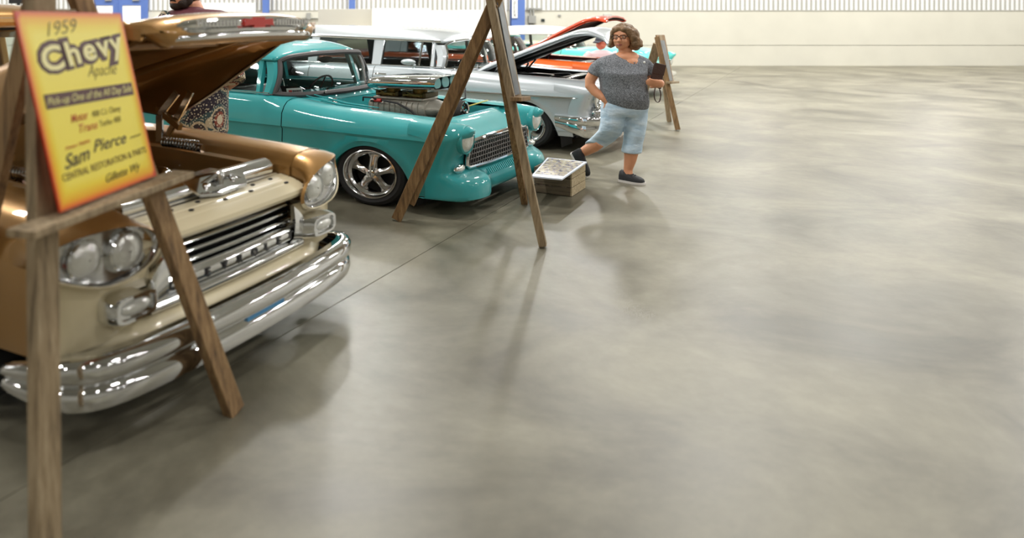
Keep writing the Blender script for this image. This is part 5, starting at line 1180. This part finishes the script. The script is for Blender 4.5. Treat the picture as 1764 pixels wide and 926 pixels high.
# ---------------------------------------------------------------- the woman in the aisle
WY = 7.58
wo = empty('person', ((1078 - PX) / F_PX * WY, WY, 0)); tag(wo, 'woman in a grey V-neck shirt and light denim capris walking past the cars', 'person')
OW = Vector(wo.location)
def wp(px, py, d=0.0): return ypt(px, py, WY) - OW + Vector((0, d, 0))
b = MB()
b.tube([wp(1079, 98, .03), wp(1078, 90, .01), wp(1076, 82, 0)], [.075, .062, .062], 16)
HM = head_pieces(b, wp(1072, 64.5, -.01), R(38), .104, .108, .122, R(2), .92)
b.ball(wp(1079, 100, -.005), (.125, .098, .075), 18, 12); b.ball(wp(1082, 108, -.03), (.10, .095, .07), 16, 10)
# arm on the image left, hand in the pocket
b.tube([wp(1040, 113, .02), wp(1028, 123, .04), wp(1020, 138, .06), wp(1019, 148, .05), wp(1026, 158, .02), wp(1037, 168, -.04), wp(1046, 176, -.05)], [.045, .056, .054, .050, .046, .036, .034], 14)
hand_pieces(b, wp(1043, 171, -.05), (0, 1, .1), (.5, -.2, -1), 1, .2)
# arm on the image right, bent across with the purse
b.tube([wp(1108, 112, .02), wp(1120, 122, .035), wp(1129, 138, .0), wp(1130, 143, -.06), wp(1124, 141, -.18), wp(1119, 140, -.24)], [.044, .052, .050, .048, .042, .034], 14)
hand_pieces(b, wp(1122, 140, -.23), (.1, .9, .5), (-1, -.25, .08), -1, .55)
# lower legs
b.tube([wp(1040, 246, .12), wp(1033, 256, .17), wp(1022, 267, .24), wp(1012, 274, .27), wp(1009, 284, .24)], [.066, .062, .052, .040, .040], 14)
b.tube([wp(1088, 250, -.02), wp(1086, 262, -.02), wp(1085, 275, -.01), wp(1082, 292, .0), wp(1082, 304, -.01)], [.070, .067, .058, .042, .042], 14)
wb_ = b.build('body', SKIN_T, wo); joined(wb_, .0075, 3)
# face details
for s in (-1, 1):
    b = MB(); b.ball(HM @ Vector((s * .034, -.086, .012)), (.013, .009, .008), 12, 8, HM.to_3x3()); ey = b.build('eye', mat('eye_white', rgb(225, 218, 210), .3), wo)
    b = MB(); b.ball(HM @ Vector((s * .034, -.093, .012)), (.006, .004, .006), 10, 6, HM.to_3x3()); b.build('iris', mat('iris_dark', rgb(50, 38, 30), .3), ey)
b = MB(); b.tube([HM @ Vector((-.030, -.100, -.069)), HM @ Vector((0, -.110, -.067)), HM @ Vector((.030, -.100, -.069))], [.003, .006, .003], 8); b.tube([HM @ Vector((-.024, -.098, -.074)), HM @ Vector((0, -.107, -.076)), HM @ Vector((.024, -.098, -.074))], [.003, .006, .003], 8)
b.build('lips', mat('lips', rgb(168, 92, 82), .45), wo)
gl = empty('glasses'); gl.parent = wo
FR = mat('glasses_frame', rgb(46, 34, 30), .35)
for s in (-1, 1):
    b = MB(); b.tube([HM @ Vector((s * .037 + .030 * math.copysign(abs(math.cos(t)) ** .6, math.cos(t)), -.112 + .012 * (1 if s * math.cos(t) > 0 else 0), .012 + .018 * math.copysign(abs(math.sin(t)) ** .7, math.sin(t)))) for t in frange(0, 2 * math.pi * 19 / 20, 20)], .0035, 6, closed=True); b.build('rim', FR, gl)
    b = MB(); b.tube([HM @ Vector((s * .068, -.102, .02)), HM @ Vector((s * .098, -.05, .02)), HM @ Vector((s * .104, .02, .012))], .003, 6); b.build('temple', FR, gl)
b = MB(); b.tube([HM @ Vector((-.008, -.114, .016)), HM @ Vector((0, -.118, .018)), HM @ Vector((.008, -.114, .016))], .003, 6); b.build('bridge', FR, gl)
# wavy bobbed hair
b = MB()
def hb(x, y, z, rx, ry, rz): b.ball(HM @ Vector((x, y, z)), (rx, ry, rz), 16, 10, HM.to_3x3())
hb(0, .04, .055, .125, .118, .098); hb(.0, .075, .0, .128, .09, .115)
hb(.045, -.045, .085, .07, .055, .038); hb(-.04, -.05, .088, .055, .045, .034); hb(.0, -.055, .098, .05, .035, .026)
hb(.118, .015, .01, .05, .085, .085); hb(.135, .03, -.055, .056, .085, .06); hb(.10, .06, -.095, .06, .075, .045); hb(.085, -.04, .05, .03, .05, .05); hb(.165, .03, -.07, .035, .05, .04); hb(.15, .0, -.02, .03, .04, .04)
hb(-.105, .02, .01, .028, .075, .08); hb(-.115, .015, -.055, .032, .065, .055); hb(-.135, .02, -.085, .028, .045, .03); hb(-.08, -.05, .055, .022, .04, .04)
hb(0, .09, -.085, .11, .06, .06)
hr_ = b.build('hair', HAIRM, wo); joined(hr_, .009, 2)
tx_ = bpy.data.textures.new('hair_waves', 'CLOUDS'); tx_.noise_scale = .035
q = hr_.modifiers.new('waves', 'DISPLACE'); q.texture = tx_; q.strength = .022; q.mid_level = .5
# shirt: torso and sleeves as one garment
b = MB()
T = [(1079, 92, 17, .075, .02), (1078, 95.5, 27, .09, .02), (1075, 99, 38, .105, .02), (1073, 105, 43, .125, .01), (1072, 114, 42.5, .15, 0), (1071, 124, 41, .185, -.02), (1071.5, 134, 39.5, .18, -.02), (1072.5, 146, 39, .175, -.02), (1074, 158, 39.5, .185, -.02), (1076, 169, 39.5, .185, -.02), (1077.5, 178, 37.5, .178, -.015), (1078.5, 184, 34.5, .165, -.01)]
b.loft([ring(wp(px, py, d), hw / 178.1, dp, 28, R(2), R(5) if py > 165 else 0, 2.25) for px, py, hw, dp, d in T])
for pth, rs in (([(1050, 108, .0), (1038, 111, .02), (1030, 119, .035), (1026, 129, .045)], [.058, .068, .072, .074]), ([(1100, 107, .0), (1110, 110, .02), (1118, 118, .035), (1123, 128, .03)], [.055, .066, .070, .070])):
    b.tube([wp(*p) for p in pth], rs, 18)
KNIT = knit_material(); shirt = b.build('shirt', KNIT, wo); joined(shirt, .009, 3)
# V neck: cut the opening out of the knitted front, with a collar band along it
from mathutils.bvhtree import BVHTree
vl, vr, vt = wp(1055, 86), wp(1098, 86), wp(1085.5, 107.5)
bm = bmesh.new(); bm.from_mesh(shirt.data); tree = BVHTree.FromBMesh(bm)
def in_v(c):
    if c.y > .01 or c.z < vt.z: return False
    t = (c.z - vt.z) / (vl.z - vt.z); return vt.x + (vl.x - vt.x) * t < c.x < vt.x + (vr.x - vt.x) * t
def on_shirt(p):
    h = tree.ray_cast(Vector((p.x, -1, p.z)), Vector((0, 1, 0)))[0]; return h + Vector((0, -.002, 0)) if h else None
band = [on_shirt(vl + (vt - vl) * t) for t in frange(.1, 1, 14)] + [on_shirt(vt + (vr - vt) * t) for t in frange(.06, .9, 14)]
bmesh.ops.delete(bm, geom=[f for f in bm.faces if in_v(f.calc_center_median())], context='FACES'); bm.to_mesh(shirt.data); bm.free()
b = MB(); b.tube([p for p in band if p is not None], .0065, 6); b.build('collar', KNIT, wo)
b = MB(); b.ball(wp(1101, 106, -.135), (.012, .005, .01), 8, 6); b.build('shirt_pin', WHITEP, wo)
# capris
b = MB()
b.loft([ring(wp(px, py, d), hw / 178.1, dp, 26, 0, 0, 2.3) for px, py, hw, dp, d in ((1076, 170, 36, .165, 0), (1076, 178, 38.5, .175, 0), (1075.5, 187, 39.5, .175, 0), (1075, 194, 38.5, .165, .0), (1075, 199, 34, .14, .0))])
b.loft([ring(wp(px, py, d), hw / 178.1, dp, 22, R(tx), R(ty)) for px, py, hw, dp, d, tx, ty in ((1056, 186, 20, .15, 0, 0, 0), (1056, 200, 20.5, .135, .0, 0, 0), (1055, 214, 20, .125, .0, 0, 4), (1052, 228, 19, .115, .02, -8, 12), (1044, 241, 17, .105, .08, -18, 24), (1036, 252, 15.5, .10, .15, -22, 28), (1032, 257, 15.5, .10, .175, -22, 28))])
b.loft([ring(wp(px, py, d), hw / 178.1, dp, 22) for px, py, hw, dp, d in ((1094, 186, 20, .15, 0), (1094, 200, 19.5, .13, -.01), (1093, 215, 18.5, .12, -.02), (1091, 230, 17, .11, -.03), (1089, 245, 16.2, .10, -.02), (1087, 257, 16.8, .102, -.02), (1086.5, 262, 16.6, .102, -.02))])
dn = b.build('capris', denim_material('light_denim', rgb(168, 194, 214), rgb(208, 224, 236)), wo); joined(dn, .009, 3)
SH_UP = mat('black_mesh_shoe', rgb(28, 28, 30), .7, bump=.3, bscale=200); SH_SO = mat('white_sole', rgb(226, 220, 216), .6); LACE = mat('black_lace', rgb(40, 40, 42), .7)
def foot_frame(heel, toe, up): 
    x = (toe - heel).normalized(); y = Vector(up).cross(x).normalized(); z = x.cross(y); M = Matrix((x.to_4d(), y.to_4d(), z.to_4d(), (0, 0, 0, 1))).transposed(); M.translation = heel; return M
h_ = gpt(1069, 311.5) - OW; t_ = gpt(1109, 318.5) - OW; h_.z = t_.z = 0.001
shoe(wo, foot_frame(h_, t_, (0, 0, 1)), (t_ - h_).length, .125, SH_UP, SH_SO, LACE)
t_ = gpt(1011, 306.5) - OW; t_.z = .012; h_ = wp(1002, 272, .30)
shoe(wo, foot_frame(h_, t_, (.55, -1, .3)), (t_ - h_).length, .10, SH_UP, SH_SO, LACE)
# purse held at her side, with wrist strap
pu = empty('purse', OW); pu.location = OW + wp(1121, 124, -.17); tag(pu, 'dark brown purse with wrist strap held under the arm of the woman', 'purse')
LEATH = mat('brown_leather', rgb(62, 38, 30), .35, 0, .3, bump=.3, bscale=60)
M = Matrix.Rotation(R(14), 4, 'Y') @ Matrix.Rotation(R(-12), 4, 'Z')
b = MB(); b.span(-.052, .052, -.022, .022, -.085, .092); b.v = [tuple(M @ Vector(v)) for v in b.v]; b.build('wallet_body', LEATH, pu, True, 30, bevel=.012)
b = MB(); b.span(-.054, .054, -.026, -.018, -.01, .094); b.v = [tuple(M @ Vector(v)) for v in b.v]; b.build('flap', LEATH, pu, True, 30, bevel=.004)
OP = Vector(pu.location)
lp = [wp(1112, 147, -.24), wp(1109.5, 158, -.25), wp(1111, 167, -.25), wp(1115, 171, -.25), wp(1119, 168, -.25), wp(1120.5, 158, -.25), wp(1119, 148, -.24)]
b = MB(); b.tube([Vector(p) + OW - OP for p in tsmooth([tuple(p) for p in lp], 25)], .009, 8, sq=(1, .5)); b.build('strap', LEATH, pu)
b = MB(); M = Matrix.Translation(wp(1127.5, 142, -.13)) @ Matrix.Rotation(R(-28), 4, 'Z') @ Matrix.Rotation(R(90), 4, 'Y'); b.lathe([(.047, -.012), (.05, -.01), (.05, .01), (.047, .012)], 24, M); b.build('wristband', BLACK, wo)

# ---------------------------------------------------------------- bearded man between pickup and turquoise car
MY = 6.2
mn = empty('person', ((345 - PX) / F_PX * MY, MY, 0)); tag(mn, 'bearded man in an ornate patterned shirt standing behind the raised gold hood', 'person'); OM = Vector(mn.location)
def mp_(px, py, d=0.0): return ypt(px, py, MY) - OM + Vector((0, d, 0))
b = MB()
b.tube([mp_(332, 24, .03), mp_(330, 14, .02), mp_(326, 2, .0)], [.095, .085, .08], 16)
HMm = head_pieces(b, mp_(317, -10, -.02), R(42), .105, .118, .13, R(-4))
for s, arm in ((-1, [(286, 34), (284, 70), (290, 112), (300, 135), (318, 140)]), (1, [(388, 40), (396, 80), (404, 118), (404, 136), (376, 158)])):
    b.tube([mp_(px, py, (-.02 - .05 * i) if s < 0 else (.0, -.04, -.1, .0, .16)[i]) for i, (px, py) in enumerate(arm)], [.085, .075, .062, .055, .042], 14)
hand_pieces(b, mp_(374, 160, .18), (0, .5, -1), (-1, .1, -.3), 1, .5, 1.15); hand_pieces(b, mp_(320, 141, -.22), (0, .5, -1), (.6, -.8, -.2), -1, .5, 1.15)
joined(b.build('body', SKIN, mn), .009, 3)
b = MB()
def mb_(x, y, z, rx, ry, rz): b.ball(HMm @ Vector((x, y, z)), (rx, ry, rz), 16, 10, HMm.to_3x3())
mb_(0, -.055, -.098, .058, .055, .036); mb_(-.055, -.03, -.075, .034, .055, .042); mb_(.055, -.03, -.075, .034, .055, .042); mb_(.088, .0, -.04, .018, .03, .05); mb_(-.088, 0, -.04, .018, .03, .05)
b.tube([HMm @ Vector((-.04, -.09, -.062)), HMm @ Vector((0, -.112, -.05)), HMm @ Vector((.04, -.09, -.062))], [.01, .012, .01], 8)
BRD = mat('dark_beard', rgb(48, 34, 26), .7, var=.3, scale=60, bump=.8, bscale=160); joined(b.build('beard', BRD, mn), .008, 1)
b = MB(); mb_(0, .035, .06, .112, .112, .085); mb_(0, .06, .0, .108, .085, .09); joined(b.build('hair', BRD, mn), .01, 2)
for s in (-1, 1):
    b = MB(); b.ball(HMm @ Vector((s * .036, -.09, .012)), (.013, .009, .008), 10, 6, HMm.to_3x3()); b.build('eye', mat('eye_white', rgb(225, 218, 210), .3), mn)
def ornate_material():
    m = bpy.data.materials.new('ornate_print'); m.use_nodes = True; nt = m.node_tree; bs = nt.nodes['Principled BSDF']
    tc = nt.nodes.new('ShaderNodeTexCoord')
    v1 = nt.nodes.new('ShaderNodeTexVoronoi'); v1.inputs['Scale'].default_value = 5.0; v1.inputs['Randomness'].default_value = .7
    v2 = nt.nodes.new('ShaderNodeTexVoronoi'); v2.inputs['Scale'].default_value = 40; v2.inputs['Randomness'].default_value = .8
    for v in (v1, v2): nt.links.new(tc.outputs['Object'], v.inputs['Vector'])
    r1 = nt.nodes.new('ShaderNodeValToRGB'); r1.color_ramp.interpolation = 'CONSTANT'; e = r1.color_ramp.elements
    e[0].position = 0; e[0].color = rgb(60, 26, 30); e[1].position = .12; e[1].color = rgb(176, 92, 60)
    for p, c in ((.20, rgb(206, 150, 116)), (.26, rgb(92, 44, 40)), (.32, rgb(212, 196, 168)), (.38, rgb(138, 66, 50)), (.46, rgb(60, 50, 52)), (.54, rgb(190, 172, 142)), (.60, rgb(58, 78, 80)), (.70, rgb(44, 36, 48))): k = e.new(p); k.color = c
    r2 = nt.nodes.new('ShaderNodeValToRGB'); r2.color_ramp.interpolation = 'CONSTANT'; e = r2.color_ramp.elements
    e[0].position = 0; e[0].color = rgb(226, 214, 186); e[1].position = .27; e[1].color = (0, 0, 0, 1)
    k = e.new(.72); k.color = rgb(196, 184, 158)
    nt.links.new(v1.outputs['Distance'], r1.inputs[0]); nt.links.new(v2.outputs['Distance'], r2.inputs[0])
    mx = nt.nodes.new('ShaderNodeMix'); mx.data_type = 'RGBA'; mx.blend_type = 'LIGHTEN'; mx.inputs[0].default_value = .75
    nt.links.new(r1.outputs[0], mx.inputs[6]); nt.links.new(r2.outputs[0], mx.inputs[7]); nt.links.new(mx.outputs[2], bs.inputs['Base Color']); bs.inputs['Roughness'].default_value = .8
    return m
b = MB()
T = [(334, 17, 16, .09), (338, 21, 46, .13), (341, 30, 56, .17), (343, 60, 54, .22), (345, 100, 50, .24), (346, 140, 48, .25), (346, 180, 47, .25), (346, 212, 47, .24), (347, 228, 46, .235)]
b.loft([ring(mp_(px, py, 0), hw / 217.7, dp, 28, 0, 0, 2.2) for px, py, hw, dp in T])
b.tube([mp_(300, 30, 0), mp_(287, 50, -.03), mp_(284, 80, -.06), mp_(289, 112, -.11)], [.11, .11, .105, .1], 16); b.tube([mp_(378, 34, 0), mp_(390, 54, -.03), mp_(398, 90, -.06), mp_(404, 118, -.11), mp_(409, 138, -.15)], [.11, .11, .10, .092, .088], 16)
joined(b.build('shirt', ornate_material(), mn), .011, 3)
b = MB(); b.loft([ring(mp_(px, py, .0), hw / 217.7, dp, 26) for px, py, hw, dp in ((332, 12, 13, .085), (333, 15.5, 20, .10), (338, 17.5, 42, .125), (340, 21, 53, .15), (341, 27, 57.5, .175), (342, 34, 57.5, .185))], False); b.build('yoke', mat('maroon_cloth', rgb(92, 36, 46), .8), mn)
b = MB()
b.loft([ring(mp_(346, py, 0), hw / 217.7, dp, 26) for py, hw, dp in ((205, 45, .22), (225, 46, .23), (245, 44, .22))])
for sx in (-1, 1): b.tube([mp_(346 + sx * 22, 235, 0), mp_(346 + sx * 25, 300, 0), mp_(346 + sx * 26, 355, .02)], [.115, .09, .075], 16)
joined(b.build('jeans', denim_material('navy_denim', rgb(26, 34, 66), rgb(44, 56, 96)), mn), .012, 3)
for sx in (-1, 1):
    h_ = mp_(346 + sx * 26, 372, .08); h_.z = .001; t_ = h_ + Vector((-.12, -.30, 0)); shoe(mn, foot_frame(h_, t_, (0, 0, 1)), .33, .13, SH_UP, SH_SO, LACE)

# ---------------------------------------------------------------- man crouching far behind, between orange and aqua car
FY = 15.0
fm = empty('person', ((1036 - PX) / F_PX * FY, FY, 0)); tag(fm, 'ruddy man in dark cap leaning over behind the silver hood', 'person'); OF = Vector(fm.location)
def fp(px, py, d=0.0): return ypt(px, py, FY) - OF + Vector((0, d, 0))
b = MB(); b.tube([fp(1035, 84), fp(1035, 79)], .07, 12); HF = head_pieces(b, fp(1036, 74), R(55), .11, .115, .125, R(12))
for s in (-1, 1):
    a_ = Vector((s * .26, 0, .86)); b.tube([a_, a_ + Vector((s * .06, -.05, -.25)), a_ + Vector((s * .0, -.28, -.32))], [.07, .055, .04], 10); hand_pieces(b, a_ + Vector((0, -.28, -.32)), (0, 0, -1), (0, -1, -.1), s, .4)
joined(b.build('body', mat('ruddy_skin', rgb(206, 120, 96), .5), fm), .012, 2)
b = MB(); b.ball(HF @ Vector((0, .02, .065)), (.122, .125, .075), 16, 8, HF.to_3x3()); b.tube([HF @ Vector((0, -.08, .06)), HF @ Vector((0, -.17, .045))], [.09, .07], 12, sq=(1, .15)); b.build('cap', mat('navy_cap', rgb(36, 38, 52), .7), fm)
b = MB(); b.loft([ring((0, 0, z), hw, dp, 20) for z, hw, dp in ((.40, .22, .20), (.55, .25, .22), (.75, .27, .2), (.88, .25, .15), (.94, .1, .09))]); 
for s in (-1, 1): b.tube([(s * .2, 0, .86), (s * .29, -.02, .78), (s * .33, -.05, .66)], [.09, .09, .085], 12)
joined(b.build('shirt', mat('pale_pink_cloth', rgb(206, 182, 186), .8), fm), .014, 2)
b = MB(); b.loft([ring((0, 0, z), .23, .2, 20) for z in (.30, .45)])
for s in (-1, 1): b.tube([(s * .12, .0, .38), (s * .16, -.34, .42), (s * .16, -.20, .06)], [.11, .09, .07], 12)
joined(b.build('trousers', MATS['dark_interior'], fm), .014, 2)
for s in (-1, 1):
    h_ = Vector((s * .16, -.16, .001)); shoe(fm, foot_frame(h_, h_ + Vector((0, -.3, 0)), (0, 0, 1)), .3, .11, SH_UP, SH_SO, LACE)
